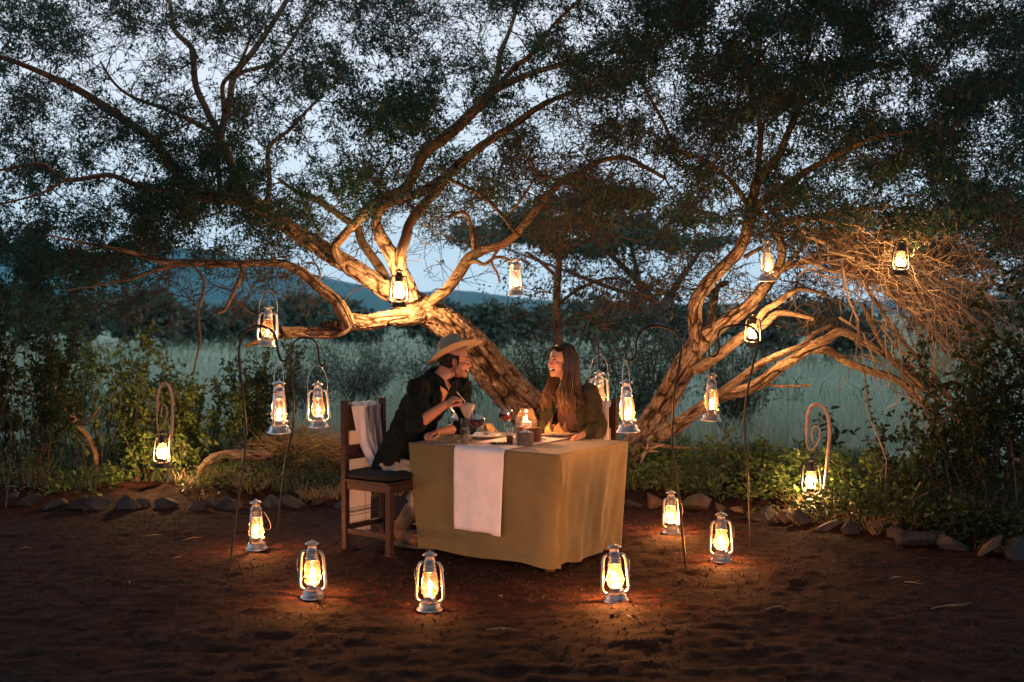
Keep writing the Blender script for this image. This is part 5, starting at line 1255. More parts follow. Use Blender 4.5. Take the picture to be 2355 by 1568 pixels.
# candle
p = TP(1210, 1010); r = empty('candle_holder', p, label='lit white pillar candle inside a round glass in the middle of the table', cat='candle')
r.scale = (1.15, 1.15, 1.15)
MB().lathe([(.036, 0), (.052, .02), (.064, .05), (.067, .085), (.062, .12), (.050, .155), (.040, .178), (.038, .19)], 26, cap=False).lathe([(0, .002), (.03, 0)], 20, cap=False).build('glass_shade', glass_mat('candle_glass', (1, .98, .96), .012, (1, .7, .4)), r)
M['wax'] = mat('candle_wax', (.9, .78, .62), .5, trans=.5)
MB().lathe([(0, .006), (.033, .006), (.033, .105), (.030, .108), (.012, .103), (0, .103)], 24, cap=False).build('pillar', M['wax'], r)
MB().lathe([(0, .106), (.005, .112), (.0065, .120), (.004, .134), (0, .150)], 10, cap=False).build('flame', M['flame2'], r)
ld = bpy.data.lights.new('candle_light', 'POINT'); ld.energy = CANDLE_E; ld.color = (1, .37, .115); ld.shadow_soft_size = .012
l = bpy.data.objects.new('candle_light', ld); COL.objects.link(l); l.location = (0, 0, .13); l.parent = r
# woven baskets
def basket(p, w, dpt, h, label, matn, rz=.3):
    r = empty('condiment_basket', p, rz, label=label, cat='basket', group='small woven baskets on the runner')
    m_ = MB(); nb = 9
    for k in range(nb):
        z = .004+h*(k+.5)/nb; n = 44; pts = []
        for j in range(n+1):
            a = 2*math.pi*j/n; ca, sa = math.cos(a), math.sin(a); cx_ = math.copysign(abs(ca)**.35, ca)*w/2; cy_ = math.copysign(abs(sa)**.35, sa)*dpt/2
            s = 1+.03*(1 if (j//2+k) % 2 else -1); pts.append((cx_*s, cy_*s, z))
        m_.tube(pts, h/nb*.56, 5, False)
    m_.box((0, 0, .006), (w*.94, dpt*.94, .006)); m_.build('woven_side', M[matn], r)
    return r
M['wicker'] = mat('dark_wicker', (.14, .105, .085), .7, col2=(.26, .2, .16), scale=60); M['wicker2'] = mat('brown_wicker', (.12, .05, .03), .7, col2=(.2, .09, .05), scale=60)
b1 = basket(TP(1207, 1024), .098, .075, .085, 'grey woven basket of white sachets in front of the candle', 'wicker', R(5))
m_ = MB()
for k in range(9): m_.box((random.uniform(-.034, .034), random.uniform(-.02, .02), .082+random.uniform(0, .012)), (.045, .03, .004), Euler((random.uniform(-.5, .5), random.uniform(-.5, .5), random.uniform(0, 3))).to_matrix())
s_ = m_.build('sachets', M['runner'], None, False, label='white paper sachets piled in the grey woven basket', cat='sachets'); s_.location = b1.location
basket(TP(1226, 1016)+Vector((0.005, .02, 0)), .085, .07, .09, 'brown woven basket right behind the grey one', 'wicker2', R(-12))
# jar of sticks
p = TP(1172, 1019); r = empty('toothpick_jar', p, label='small dark jar of white sugar sticks in front of the middle wine glass', cat='jar')
MB().lathe([(0, 0), (.022, 0), (.023, .05), (.021, .052), (.019, .01), (0, .01)], 18, cap=False).build('jar', mat('amber_glass', (.16, .04, .02), .2), r)
for k in range(8):
    a = k*.8; MB().bar((.006*math.cos(a), .006*math.sin(a), .01), (.026*math.cos(a), .014*math.sin(a), .105), .009, .003).build('stick', M['runner'], r, False)
# plates, napkins, bread
M['china'] = mat('white_china', (.78, .74, .70), .25)
def plate(p, rad, label):
    return_ = MB().lathe([(0, .002), (rad*.55, .002), (rad*.62, .004), (rad, .018), (rad*1.0, .021), (rad*.62, .009), (0, .007)], 36, cap=False).build('plate', M['china'], None, True, label=label, cat='plate', group='white plates'); return_.location = p; return return_
pl1 = plate(TP(1105, 1005), .145, 'white plate in front of the man behind the tumbler')
p2 = TP(1085, 1004); 
pl2 = plate(TP(1280, 1001), .15, 'white plate under the folded napkin and crisps in front of the woman')
M['napkin'] = mat('olive_napkin', (.2, .19, .12), .9, col2=(.26, .24, .15), scale=20)
M['napkin_tan'] = mat('tan_napkin', (.5, .38, .22), .9, trans=.2)
def napkin(c, size, h, matn, label, seed, rz):
    n = 26; V = []
    for i in range(n+1):
        for j in range(n+1):
            u = i/n*2-1; v = j/n*2-1; z = h*max(0, (.55-abs(v+.2*math.sin(u*3))))*1.3+.012*noise.noise(Vector((u*2.5, v*2.5, seed)))+.01
            V.append((u*size[0]/2*(1-.15*v), v*size[1]/2*(1+.2*math.sin(u*2+seed)), max(z, .002)))
    i = np.arange((n+1)**2).reshape(n+1, n+1); o = link_mesh('napkin', np_mesh('napkin', np.array(V), np.stack([i[:-1, :-1], i[:-1, 1:], i[1:, 1:], i[1:, :-1]], -1).reshape(-1, 4)), M[matn], label=label, cat='napkin')
    o.location = c; o.rotation_euler.z = rz; o.modifiers.new('t', 'SOLIDIFY').thickness = .003; return o
napkin(TP(1042, 1014), (.22, .13), .05, 'napkin', 'crumpled olive napkin beside the fist of the man', 2, R(15))
napkin(TP(1122, 1001)+Vector((0, 0, .02)), (.11, .10), .08, 'napkin_tan', 'rolled tan napkin on the plate of the man', 5, R(70))
napkin(TP(1282, 1005)+Vector((0, -.02, .016)), (.17, .10), .018, 'napkin_tan', 'tan napkin under the crisps on the plate of the woman', 8, R(-8))
M['crisp'] = mat('crisp_bread', (.80, .46, .16), .55, col2=(.9, .62, .28), scale=30, bump=.3, trans=.35)
rr = random.Random(2); pc = TP(1253, 1003)
for k in range(11):
    m_ = MB(); n = 7; V = []; tri = [Vector((0, 0)), Vector((.075, .01)), Vector((.03, .072))]
    for i in range(n+1):
        for j in range(n+1-i):
            a = i/n; b_ = j/n; q = tri[0]*(1-a-b_)+tri[1]*a+tri[2]*b_; V.append((q.x, q.y, .016*math.sin(q.x*60+k)+.01*math.cos(q.y*50)))
    ix = {}; c_ = 0
    for i in range(n+1):
        for j in range(n+1-i): ix[i, j] = c_; c_ += 1
    fs = []
    for i in range(n):
        for j in range(n-i):
            fs.append((ix[i, j], ix[i+1, j], ix[i, j+1]))
            if i+j < n-1: fs.append((ix[i+1, j], ix[i+1, j+1], ix[i, j+1]))
    m_.add(V, fs); o = m_.build('crisp', M['crisp'], None, True, label='golden crisp flatbread in the pile before the woman', cat='crisp', group='golden crisps piled on the plate of the woman'); o.modifiers.new('t', 'SOLIDIFY').thickness = .0022
    o.location = pc+Vector((rr.uniform(-.075, .12), rr.uniform(-.03, .03), .02+rr.uniform(0, .025))); o.rotation_euler = (rr.uniform(.7, 1.7), rr.uniform(-.5, .5), rr.uniform(-.7, .7))
# scattered dried petals
rg = np.random.RandomState(3); n = 420; c0 = TP(1155, 1021); q = rg.normal(size=(n, 2))*np.array([.055, .03]); rrr = np.linalg.norm(q/np.array([.055, .03]), axis=1)
C = np.stack([c0.x+q[:, 0], c0.y+q[:, 1], np.full(n, TZ+.010)+.022*np.exp(-rrr*1.4)*rg.uniform(0, 1, n)], -1); D = rvec(n, rg); D[:, 2] *= .4
link_mesh('dried_petals', leaves_mesh('dried_petals', C, D, rvec(n, rg), rg.uniform(.008, .02, n), .005), mat('dried_petal', (.05, .03, .02), .9, col2=(.25, .08, .07), island=True), smooth=False, kind='stuff', label='small heap of dried petals scattered on the runner', cat='petals')
fk = MB(); a = TP(1304, 1004)+Vector((0, 0, .022)); fk.tube([a, a+Vector((.06, -.01, .004)), a+Vector((.15, -.02, -.008))], [.003, .002, .003], 6)
fk.build('fork', M['silver'], None, label='silver fork by the hand of the woman on her plate', cat='fork')
kn = MB(); a = TP(1112, 1006)+Vector((0, 0, .024)); kn.tube([a, a+Vector((-.05, -.02, 0)), a+Vector((-.16, -.05, -.004))], [.006, .005, .003], 6, flat=.3)
kn.build('knife', M['silver'], None, label='table knife lying across the plate of the man', cat='knife')
# ---------------------------------------------------------------- people
def remesh_obj(mb, voxel, smooth_it=4, disp=None, name='m'):
    me = mb.mesh(name); bm = bmesh.new(); bm.from_mesh(me); bmesh.ops.recalc_face_normals(bm, faces=bm.faces); bm.to_mesh(me); bm.free()
    o = bpy.data.objects.new(name, me); COL.objects.link(o)
    r = o.modifiers.new('r', 'REMESH'); r.mode = 'VOXEL'; r.voxel_size = voxel; r.adaptivity = 0
    s = o.modifiers.new('s', 'SMOOTH'); s.factor = .5; s.iterations = smooth_it
    dg = bpy.context.evaluated_depsgraph_get(); dg.update(); ev = o.evaluated_get(dg)
    m2 = bpy.data.meshes.new_from_object(ev, depsgraph=dg); bpy.data.objects.remove(o); m2.name = name
    if disp is not None:
        n = len(m2.vertices); co = np.empty(n*3, np.float32); m2.vertices.foreach_get('co', co); co = co.reshape(-1, 3)
        no = np.empty(n*3, np.float32); m2.vertices.foreach_get('normal', no); no = no.reshape(-1, 3)
        co += no*disp(co)[:, None]; m2.vertices.foreach_set('co', co.astype(np.float32).ravel()); m2.update()
    return m2
def col_attr(me, cols):
    a = me.color_attributes.new('paint', 'FLOAT_COLOR', 'POINT'); a.data.foreach_set('color', np.concatenate([cols, np.ones((len(cols), 1))], 1).astype(np.float32).ravel())
def coords(me):
    n = len(me.vertices); co = np.empty(n*3, np.float32); me.vertices.foreach_get('co', co); return co.reshape(-1, 3)
def skin_mat(name):
    m, nt, b, out = new_mat(name); a = nt.nodes.new('ShaderNodeAttribute'); a.attribute_name = 'paint'
    nt.links.new(a.outputs['Color'], b.inputs['Base Color']); b.inputs['Roughness'].default_value = .5
    b.inputs['Subsurface Weight'].default_value = .12; b.inputs['Subsurface Radius'].default_value = (.01, .004, .002); b.inputs['Subsurface Scale'].default_value = .6
    return m
M['skin'] = skin_mat('skin')
M['eye'] = mat('eye_white', (.75, .72, .7), .2); M['iris'] = mat('dark_iris', (.03, .02, .015), .2); M['teeth'] = mat('teeth', (.85, .82, .78), .3)
M['mouth'] = mat('mouth_inside', (.07, .012, .012), .7); M['hair_dark'] = mat('dark_brown_hair', (.009, .006, .005), .6, spec=.25, col2=(.022, .013, .009), scale=40)
M['hair_brown'] = mat('long_brown_hair', (.045, .02, .010), .38, col2=(.26, .12, .05), island=True)
M['shirt'] = mat('black_green_shirt', (.006, .010, .011), .9, bump=.6, bscale=18, bdist=.015, spec=.15)
M['trousers'] = mat('khaki_trousers', (.42, .34, .26), .9, bump=.5, bscale=16, bdist=.01)
M['boot'] = mat('brown_boot', (.16, .09, .05), .7, col2=(.22, .13, .07), scale=12); M['sole'] = mat('boot_sole', (.07, .05, .04), .8)
M['felt'] = mat('tan_felt', (.36, .29, .22), .95, col2=(.30, .25, .2), scale=14, bump=.2, bscale=120)
M['jacket'] = mat('olive_overshirt', (.042, .040, .020), .85, spec=.2, col2=(.055, .05, .026), scale=5, bump=.5, bscale=18, bdist=.01)
M['tee'] = mat('brown_tee', (.11, .06, .045), .9, bump=.3, bscale=25)
M['cord'] = mat('cord', (.02, .012, .01), .7)

def head_frame(origin, fwd, tilt=0, roll=0):
    f = Vector(fwd).normalized(); up = Vector((0, 0, 1)); l = up.cross(f).normalized(); up = f.cross(l).normalized()
    Mx = Matrix((f, l, up)).transposed()
    Mx = Mx @ Euler((roll, tilt, 0)).to_matrix()       # +tilt: nose down
    return Vector(origin), Mx
def head_shapes(mb, O, Mx, male):
    w = lambda x, y, z: O+Mx @ Vector((x, y, z))
    E = lambda c, r: mb.ell(w(*c), r, Mx, 24, 16)
    s = 1.0 if male else .95
    E((-.014, 0, .040), (.100, .077, .088))
    E((.022, 0, .035), (.066, .066, .074))
    E((.036, 0, -.022), (.050, .060, .074))
    E((.030, 0, -.074), (.050*s, .050*s, .036)); E((.070, 0, -.094), (.018, .022*s, .017))
    mb.cap(w(-.005, .052*s, -.055), .018, w(.060, .020, -.095), .013); mb.cap(w(-.005, -.052*s, -.055), .018, w(.060, -.020, -.095), .013)
    mb.cap(w(.084, 0, .026), .010, w(.103, 0, -.016), .0115); E((.105, 0, -.021), (.0125, .0125, .011))
    for q in (-1, 1):
        E((.094, q*.013, -.026), (.011, .008, .008)); E((.056, q*.037, -.020), (.026, .020, .020))
        mb.cap(w(.086, q*.012, .030), .0075 if male else .005, w(.072, q*.044, .028), .007 if male else .005)
        E((-.008, q*.078, -.004), (.019, .007, .031)); E((-.004, q*.080, -.030), (.009, .006, .010))
        E((.071, q*.029, -.002), (.014, .016, .008))
    E((.091, 0, -.047), (.010, .023, .006)); E((.087, 0, -.073), (.010, .019, .007)); E((.082, 0, -.045), (.014, .026, .012))
def face_parts(root, O, Mx, brow_mat, male, open_=.007):
    w = lambda x, y, z: O+Mx @ Vector((x, y, z))
    for q in (-1, 1):
        e = MB().ell(w(.0745, q*.030, .008), (.0125, .013, .0062), Mx).build('eye', M['eye'], root)
        d = (Mx @ Vector((1, -q*.0, -.0))).normalized()
        MB().ell(w(.0845, q*.031, .008), (.0035, .0062, .0060), Mx, 10, 6).build('iris', M['iris'], root)
        MB().tube([w(.080, q*.018, .0125), w(.0885, q*.030, .0165), w(.077, q*.044, .0125)], [.0018, .0028, .0018], 6).build('eyelid', brow_mat, root)
        MB().tube([w(.0955, q*.014, .030), w(.091, q*.030, .037), w(.076, q*.050, .031)], [.003, .0045 if male else .0028, .002], 6).build('eyebrow', brow_mat, root)
    # open laughing mouth
    pts = [w(.076, y, -.060+.010*(abs(y)/.026)**2) for y in (-.027, -.02, -.01, 0, .01, .02, .027)]
    MB().ell(w(.0745, 0, -.060), (.0175, .030, open_+.0035), Mx, 16, 8).build('mouth', M['mouth'], root)
    V = []; fs = []; n = 12
    for k in range(n+1):
        a = (k/n-.5)*2; y = a*.026; x = .0955-.018*a*a; zt = -.0500+.006*a*a; zb = zt-(open_+.0035)
        V += [w(x, y, zt), w(x-.0015, y, zb)]
    for k in range(n): fs.append((2*k, 2*k+1, 2*k+3, 2*k+2))
    m_ = MB(); m_.add(V, fs); o = m_.build('teeth', M['teeth'], root); o.modifiers.new('t', 'SOLIDIFY').thickness = .003
    for z, yy, rr_ in ((-.049, .025, .0024), (-.0705 if open_ < .009 else -.075, .022, .0030)):
        MB().tube([w(.082, -yy, (z*.6-.061*.4)+.004), w(.0915, -yy*.55, z), w(.0955, 0, z), w(.0915, yy*.55, z), w(.082, yy, (z*.6-.061*.4)+.004)], [.0015, rr_, rr_, rr_, .0015], 7).build('lip', mat('lips', (.44, .17, .13), .45), root)
def skin_paint(me, O, Mx, base, male):
    co = coords(me); loc = (co-np.array(O))@np.array(Mx); x, y, z = loc.T
    n = fbm(co[:, 0]*30, co[:, 1]*30, co[:, 2]*30, oct=2, seed=4)*.03
    c = np.array([base]*len(co))*(1+n[:, None])
    cheek = np.exp(-(((x-.07)/.03)**2+((np.abs(y)-.04)/.02)**2+((z+.022)/.022)**2)); c = c*(1-cheek[:, None]*np.array([0, .25, .2]))
    nose = np.exp(-(((x-.112)/.014)**2+(y/.015)**2+((z+.02)/.015)**2)); c = c*(1-nose[:, None]*np.array([0, .2, .15]))
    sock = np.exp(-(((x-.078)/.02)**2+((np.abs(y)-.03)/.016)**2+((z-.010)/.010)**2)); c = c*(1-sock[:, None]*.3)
    if male:
        k = (z < -.036) & (z > -.13) & (x > -.03) & (x < .13) & (np.abs(y) < .08); st = np.clip((-.036-z)/.02, 0, 1)*k*np.clip(1-np.exp(-((z+.06)/.008)**2)*(np.abs(y) < .022)*(x > .07), 0, 1)
        n2 = .7+.3*fbm(co[:, 0]*160, co[:, 1]*160, co[:, 2]*160, oct=1, seed=6); c = c*(1-st[:, None]*n2[:, None]*np.array([.62, .58, .52]))
    col_attr(me, c)
def hand(mb, wrist, d, palm_n, side, curl, scale=1.0, spread=.12, thumb_curl=.5):
    """d: direction of the fingers, palm_n: the way the palm faces, side: +1 thumb along d x palm_n"""
    W = Vector(wrist); d = Vector(d).normalized(); p = Vector(palm_n); p = (p-d*p.dot(d)).normalized(); t = d.cross(p)*side; s = scale
    knuck = W+d*.088*s
    pm = MB(); Mx = Matrix((d, t, p)).transposed()
    body = [('e', W+d*.050*s, (.052*s, .040*s, .0165*s), Mx), ('e', W+d*.035*s+t*.022*s+p*.006*s, (.032*s, .016*s, .015*s), Mx)]
    fingers = []
    for k, (off, L) in enumerate(((.029, .074), (.0095, .082), (-.0100, .076), (-.0285, .060))):
        base = W+d*(.084-.004*abs(k-1))*s+t*off*s; a = 0; pts = [base-d*.012*s]; cur = base; pts.append(cur); dd = d+t*spread*(1.5-k)*.5; dd.normalize()
        for q, f in enumerate((.46, .30, .24)):
            a += curl[q]*(1+.08*(k-1)); v = dd*math.cos(a)+p*math.sin(a); cur = cur+v*L*f*s; pts.append(cur)
        fingers.append((pts, [.0095*s, .0095*s, .0085*s, .0078*s, .0066*s]))
    tb_ = W+d*.022*s+t*.028*s+p*.006*s; v1 = (d*.75+t*.65+p*.25*(.4+thumb_curl)).normalized(); v2 = (d*.85+t*(.35-.5*thumb_curl)+p*.5*thumb_curl).normalized(); v3 = (d*.85-t*.6*thumb_curl+p*.6*thumb_curl).normalized()
    a1 = tb_+v1*.036*s; a2 = a1+v2*.032*s; a3 = a2+v3*.024*s
    fingers.append(([tb_, a1, a2, a3], [.0125*s, .0108*s, .0098*s, .0078*s]))
    for _, c, r, m_ in body: mb.ell(c, r, m_, 18, 12)
    return fingers
def add_fingers(me, fl):
    """append finger skins (separate shells rooted in the palm) to the body mesh"""
    m_ = MB()
    for pts, rs in fl:
        q, r = spline(pts, .006, rs); 
        # rounded tip
        d = (q[-1]-q[-2]).normalized(); R0 = r[-1]
        q += [q[-1]+d*R0*.5, q[-1]+d*R0*.85, q[-1]+d*R0*.99]; r = list(r)+[R0*.86, R0*.5, R0*.08]
        m_.tube(q, r, 10)
    f = m_.mesh('f'); bm = bmesh.new(); bm.from_mesh(me); bm.from_mesh(f); bmesh.ops.recalc_face_normals(bm, faces=bm.faces); bm.to_mesh(me); bm.free()

def wr(amp, s, seed):      # cloth wrinkles
    return lambda co: amp*(1-np.abs(fbm(co[:, 0]*s, co[:, 1]*s, co[:, 2]*s*.8, oct=3, seed=seed))*2.2)*1.0
def V3(*a): return Vector(a)
X_ = Vector((0, 0, 1))

# ---- the man
f = Vector((.8, -.6, 0)); rt = Vector((-.6, -.8, 0))    # facing, his right hand side (towards the camera)
man = empty('person', (-.845, 7.93, 0), label='man in a wide tan hat and dark shirt seated at the left, spooning a dessert', cat='person')
Hc = P(912, 1066, 8.0); Mid = P(948, 985, 7.99); Ch = P(980, 922, 7.98); Sh = P(1007, 877, 7.98)
O, HM = head_frame(P(1046, 832, 8.02), (1, .10, 0), tilt=R(2), roll=R(-3))
neck_top = O+HM @ Vector((-.015, 0, -.055)); neck_bot = Sh+Vector((0, 0, .03))+f*.01
rS = Sh+rt*.205+Vector((0, 0, -.030)); lS = Sh-rt*.20+f*.03+Vector((0, 0, -.045))
rE = P(955, 977, 7.72); rW = P(1026, 929, 7.74); lE = P(1076, 978, 8.06); lW = P(1002, 996, 7.86)
rK = P(1008, 1086, 7.90); lK = Vector((-.30, 7.98, .53)); rA = P(921, 1212, 7.99); lA = Vector((-.45, 8.18, .12)); rH = Hc+rt*.09+Vector((0, 0, -.04)); lH = Hc-rt*.09+Vector((0, 0, -.04))
mb = MB(); head_shapes(mb, O, HM, True)
mb.cap(neck_top, .050, neck_bot, .058); mb.cap(O+HM @ Vector((-.045, 0, -.03)), .05, neck_bot, .055)
mb.loft([(Hc-Vector((0, 0, .05)), rt, .10, f, .06), (Hc, rt, .11, f, .065), (Mid, rt, .115, f, .07), (Ch, rt, .145, f, .112), (Sh-Vector((0, 0, .02)), rt, .14, f, .085), (Sh+Vector((0, 0, .03)), rt, .07, f, .06)], 24)
mb.chain([(rS, .046), (rE, .038)]); mb.chain([(rE, .040), (rE.lerp(rW, .3), .043), (rE.lerp(rW, .8), .030), (rW, .027)])
mb.chain([(lS, .046), (lE, .038)]); mb.chain([(lE, .040), (lE.lerp(lW, .3), .043), (lE.lerp(lW, .8), .030), (lW, .027)])
for a, k, c in ((rH, rK, rA), (lH, lK, lA)): mb.chain([(a, .060), (k, .045), (k.lerp(c, .35), .046), (c, .030)]); mb.cap(c, .028, c+f*.08+Vector((0, 0, -.06)), .022)
hd = (rW-rE).normalized(); hd = (hd+Vector((.25, 0, .15))).normalized()
fr = hand(mb, rW-hd*.01, hd, (.15, .35, -1), -1, (.95, 1.25, .8), 1.0, .08, .75)
hl = (lW-lE).normalized()
fl = hand(mb, lW-hl*.01, (hl.x, hl.y-.25, -.03), (.2, .1, -1), 1, (.75, 1.35, .9), 1.0, .1, .6)
me = remesh_obj(mb, .0052, 2, name='body'); add_fingers(me, fr+fl); skin_paint(me, O, HM, (.52, .25, .155), True)
keep(link_mesh('body', me, M['skin'], man), man)
fr_root = empty('tmp', (0, 0, 0)); bpy.data.objects.remove(fr_root)
class _R: pass
def person_parts(root, fn):
    before = set(bpy.data.objects.keys()); fn()
    for o in [bpy.data.objects[k] for k in bpy.data.objects.keys() if k not in before]:
        if o.parent is root: keep(o, root)
person_parts(man, lambda: face_parts(man, O, HM, M['hair_dark'], True, .0065))
# shirt
sb_ = MB()
sb_.loft([(Hc+Vector((-.0, 0, -.065))-f*.02, rt, .190, (f+Vector((0, 0, .62))), .128), (Hc+Vector((0, 0, -.0))-f*.015, rt, .192, f+Vector((0, 0, .45)), .132), (Hc.lerp(Mid, .5), rt, .178, f, .128), (Mid, rt, .175, f, .120), (Ch, rt, .190, f, .128), (Ch.lerp(Sh, .6), rt, .19, f, .112), (Sh+Vector((0, 0, .005)), rt, .165, f, .085), (Sh+Vector((0, 0, .035)), rt, .095, f, .080), (Sh+Vector((0, 0, .062))-f*.02, rt, .075, f, .066)], 32)
sb_.chain([(rS, .072), (rS.lerp(rE, .5), .066), (rE-(rE-rS).normalized()*.01, .060)]); sb_.cap(rE, .058, rE.lerp(rW, .10), .056)
sb_.chain([(lS, .072), (lS.lerp(lE, .5), .066), (lE, .060), (lE.lerp(lW, .32), .054)])
sb_.cap(Sh+Vector((0, 0, .02)), .082, Sh.lerp(neck_top, .62)-f*.012, .066); sb_.chain([(Sh+rt*.05, .07), (rS, .070)]); sb_.chain([(Sh-rt*.05, .07), (lS, .070)])
me = remesh_obj(sb_, .009, 4, wr(.017, 11, 3), 'shirt')
bm = bmesh.new(); bm.from_mesh(me); dele = []
for v in bm.verts:
    q = v.co-Sh; a = q.dot(rt); b_ = q.dot(f)
    if b_ > .0+.12*max(0, q.z) and q.z > -.15 and abs(a) < .012+.05*(q.z+.15)/.17: dele.append(v)
bmesh.ops.delete(bm, geom=dele, context='VERTS'); bm.to_mesh(me); bm.free()
keep(link_mesh('shirt', me, M['shirt'], man), man)
# collar: two flaps round an open neck
cb = MB(); n = 18; V = []; fs = []
for k in range(n+1):
    a = R(-158)+R(316)*k/n; dd = (-f*math.cos(a)+rt*math.sin(a)); base = Sh+Vector((0, 0, .052))+dd*.066+f*.012; drop = .0+.07*(abs(a)/R(158))**3
    V += [base+Vector((0, 0, .028-drop*.9))+dd*.004, base+Vector((0, 0, -.018-drop*1.5))+dd*.030+f*drop*.5]
for k in range(n): fs.append((2*k, 2*k+1, 2*k+3, 2*k+2))
cb.add(V, fs); o = cb.build('collar', M['shirt'], man); o.modifiers.new('t', 'SOLIDIFY').thickness = .004; keep(o, man)
# trousers
tb_ = MB(); tb_.loft([(Hc+Vector((0, 0, .03)), rt, .15, f, .11), (Hc+Vector((0, 0, -.05)), rt, .175, f, .13), (Hc+Vector((0, 0, -.10)), rt, .16, f, .11)], 24)
for a, k, c in ((rH, rK, rA), (lH, lK, lA)):
    tb_.chain([(a, .100), (a.lerp(k, .5), .092), (k, .078)]); tb_.chain([(k, .078), (k.lerp(c, .30), .078), (k.lerp(c, .52), .076)])
me = remesh_obj(tb_, .010, 3, wr(.020, 12, 9), 'trousers'); keep(link_mesh('trousers', me, M['trousers'], man), man)
for c, kn_ in ((rA, rK), (lA, lK)):
    bt = MB(); toe = c+f*.165+Vector((0, 0, -.075)); bt.chain([(c+(kn_-c).normalized()*.15, .062), (c, .050), (c+Vector((0, 0, -.035)), .048)])
    bt.cap(c+Vector((0, 0, -.05)), .044, c+f*.09+Vector((0, 0, -.062)), .045); bt.ell(toe-f*.02, (.062, .050, .038), Matrix.Rotation(chA, 3, 'Z'))
    me = remesh_obj(bt, .006, 3, wr(.003, 25, 2), 'boot'); bo = keep(link_mesh('boot', me, M['boot'], man), man)
    so = MB(); q = c+f*.055
    pts = []
    for k in range(20):
        a = 2*math.pi*k/20; pts.append((q+f*.135*math.cos(a)+rt*(.045+.008*math.cos(a))*math.sin(a)))
    z0 = c.z-.125; so.add([Vector((p_.x, p_.y, z0+.0)) for p_ in pts]+[Vector((p_.x, p_.y, z0+.024)) for p_ in pts], [tuple(range(20)), tuple(range(20, 40))]+[(k, (k+1) % 20, 20+(k+1) % 20, 20+k) for k in range(20)])
    o = so.build('sole', M['sole'], bo, False)
    la = MB()
    for k in range(6):
        p0 = c+(kn_-c).normalized()*(.15-.028*k)+f*.052; la.tube([p0-rt*.03-f*.006, p0+f*.012, p0+rt*.03-f*.006], .0024, 5)
    la.build('lace', M['runner'], bo)
# hair below the hat
w = lambda x, y, z: O+HM @ Vector((x, y, z))
hb = MB(); hb.ell(w(-.030, 0, .020), (.092, .083, .072), HM, 24, 16); hb.ell(w(-.055, 0, -.03), (.056, .060, .046), HM); 
for q in (-1, 1): hb.cap(w(.016, q*.074, .03), .012, w(.014, q*.074, -.018), .006)
me = remesh_obj(hb, .005, 2, wr(.004, 60, 8), 'hair'); keep(link_mesh('hair', me, M['hair_dark'], man), man)
# hat: crown and tilted brim
hb = MB(); V = []; fs = []; nu = 48; HT = HM @ Euler((R(-9), R(-24), 0)).to_matrix(); HO = w(-.006, 0, .072)
wh = lambda x, y, z: HO+HT @ Vector((x, y, z))
prof = []
for (rr_, z, k) in ((2.34, .0, 1), (2.32, .004, 1), (1.9, .0, 1), (1.45, -.004, 1), (1.04, .0, 1), (.99, .010, 0), (.97, .05, 0), (.93, .085, 0), (.84, .110, 0), (.62, .122, 0), (.3, .113, 0), (.04, .108, 0)):
    for j in range(nu):
        a = 2*math.pi*j/nu; x = .098*rr_*math.cos(a); y = .084*rr_*math.sin(a)
        if k: y = .084*math.sin(a)*rr_*(1.0+.03*(rr_-1)); x = .098*math.cos(a)*(1+(rr_-1)*.88); zz = z+.016*(rr_-1.04)*abs(math.sin(a))**2*1.2-.008*(rr_-1.04)*abs(math.cos(a))
        else:
            zz = z; 
            if rr_ < .9: zz = z-.018*math.exp(-(y/.03)**2)*(1 if rr_ < .7 else .6)
            pinch = 1-.12*math.exp(-((a-0)/.5)**2)*(z > .06)-.12*math.exp(-((a-2*math.pi)/.5)**2)*(z > .06); y *= pinch
            x -= .05*max(0, z-.03)
        V.append(wh(x, y, zz))
m_ = 12
for i in range(m_-1):
    for j in range(nu): fs.append((i*nu+j, i*nu+(j+1) % nu, (i+1)*nu+(j+1) % nu, (i+1)*nu+j))
fs.append(tuple((m_-1)*nu+j for j in range(nu)))
hb.add(V, fs); o = hb.build('hat', M['felt'], man); sm = o.modifiers.new('t', 'SOLIDIFY'); sm.thickness = .005; sm.offset = -1; ss = o.modifiers.new('s', 'SUBSURF'); ss.levels = ss.render_levels = 1; keep(o, man)
o = MB().tube([w(-.010, -.083, .05), w(-.004, -.088, .0), w(.0, -.088, -.05), w(.004, -.075, -.12), w(.02, -.06, -.19)], .0022, 5).build('chin_cord', M['cord'], man); keep(o, man)
# spoon in his right hand
tip = P(1077, 937, 7.80)+Vector((0, .10, 0)); hnd = P(1056, 908, 7.74)
sp = MB().tube([hnd+(hnd-tip)*.25, hnd, hnd.lerp(tip, .75), tip], [.003, .0022, .002, .002], 6).ell(tip, (.016, .010, .005))
sp.build('spoon', M['silver'], None, label='spoon held by the man over the dessert glass', cat='spoon')

# ---- the woman
f = Vector((-.57, -.82, 0)).normalized(); rt = f.cross(Vector((0, 0, 1)))
wom = empty('person', (.47, 8.25, 0), label='laughing woman with long brown hair in an olive overshirt, seated behind the table', cat='person')
Hc = P(1330, 1085, 8.36); Mid = P(1325, 1000, 8.36); Ch = P(1318, 935, 8.35); Sh = P(1314, 897, 8.35)
O, HM = head_frame(P(1290, 833, 8.30), (-1, -.62, .06), tilt=R(-2), roll=R(3))
neck_top = O+HM @ Vector((-.02, 0, -.06)); neck_bot = Sh+Vector((0, 0, .03))+f*.01
rS = Sh+rt*.150+Vector((0, 0, -.015)); lS = Sh-rt*.150+Vector((0, 0, -.012))
lE = P(1381, 985, 8.20); lW = P(1338, 1001, 8.02); rE = P(1258, 975, 8.28); rW = P(1262, 1010, 8.12)
mb = MB(); head_shapes(mb, O, HM, False)
mb.cap(neck_top, .044, neck_bot, .052); mb.cap(O+HM @ Vector((-.045, 0, -.03)), .042, neck_bot, .046)
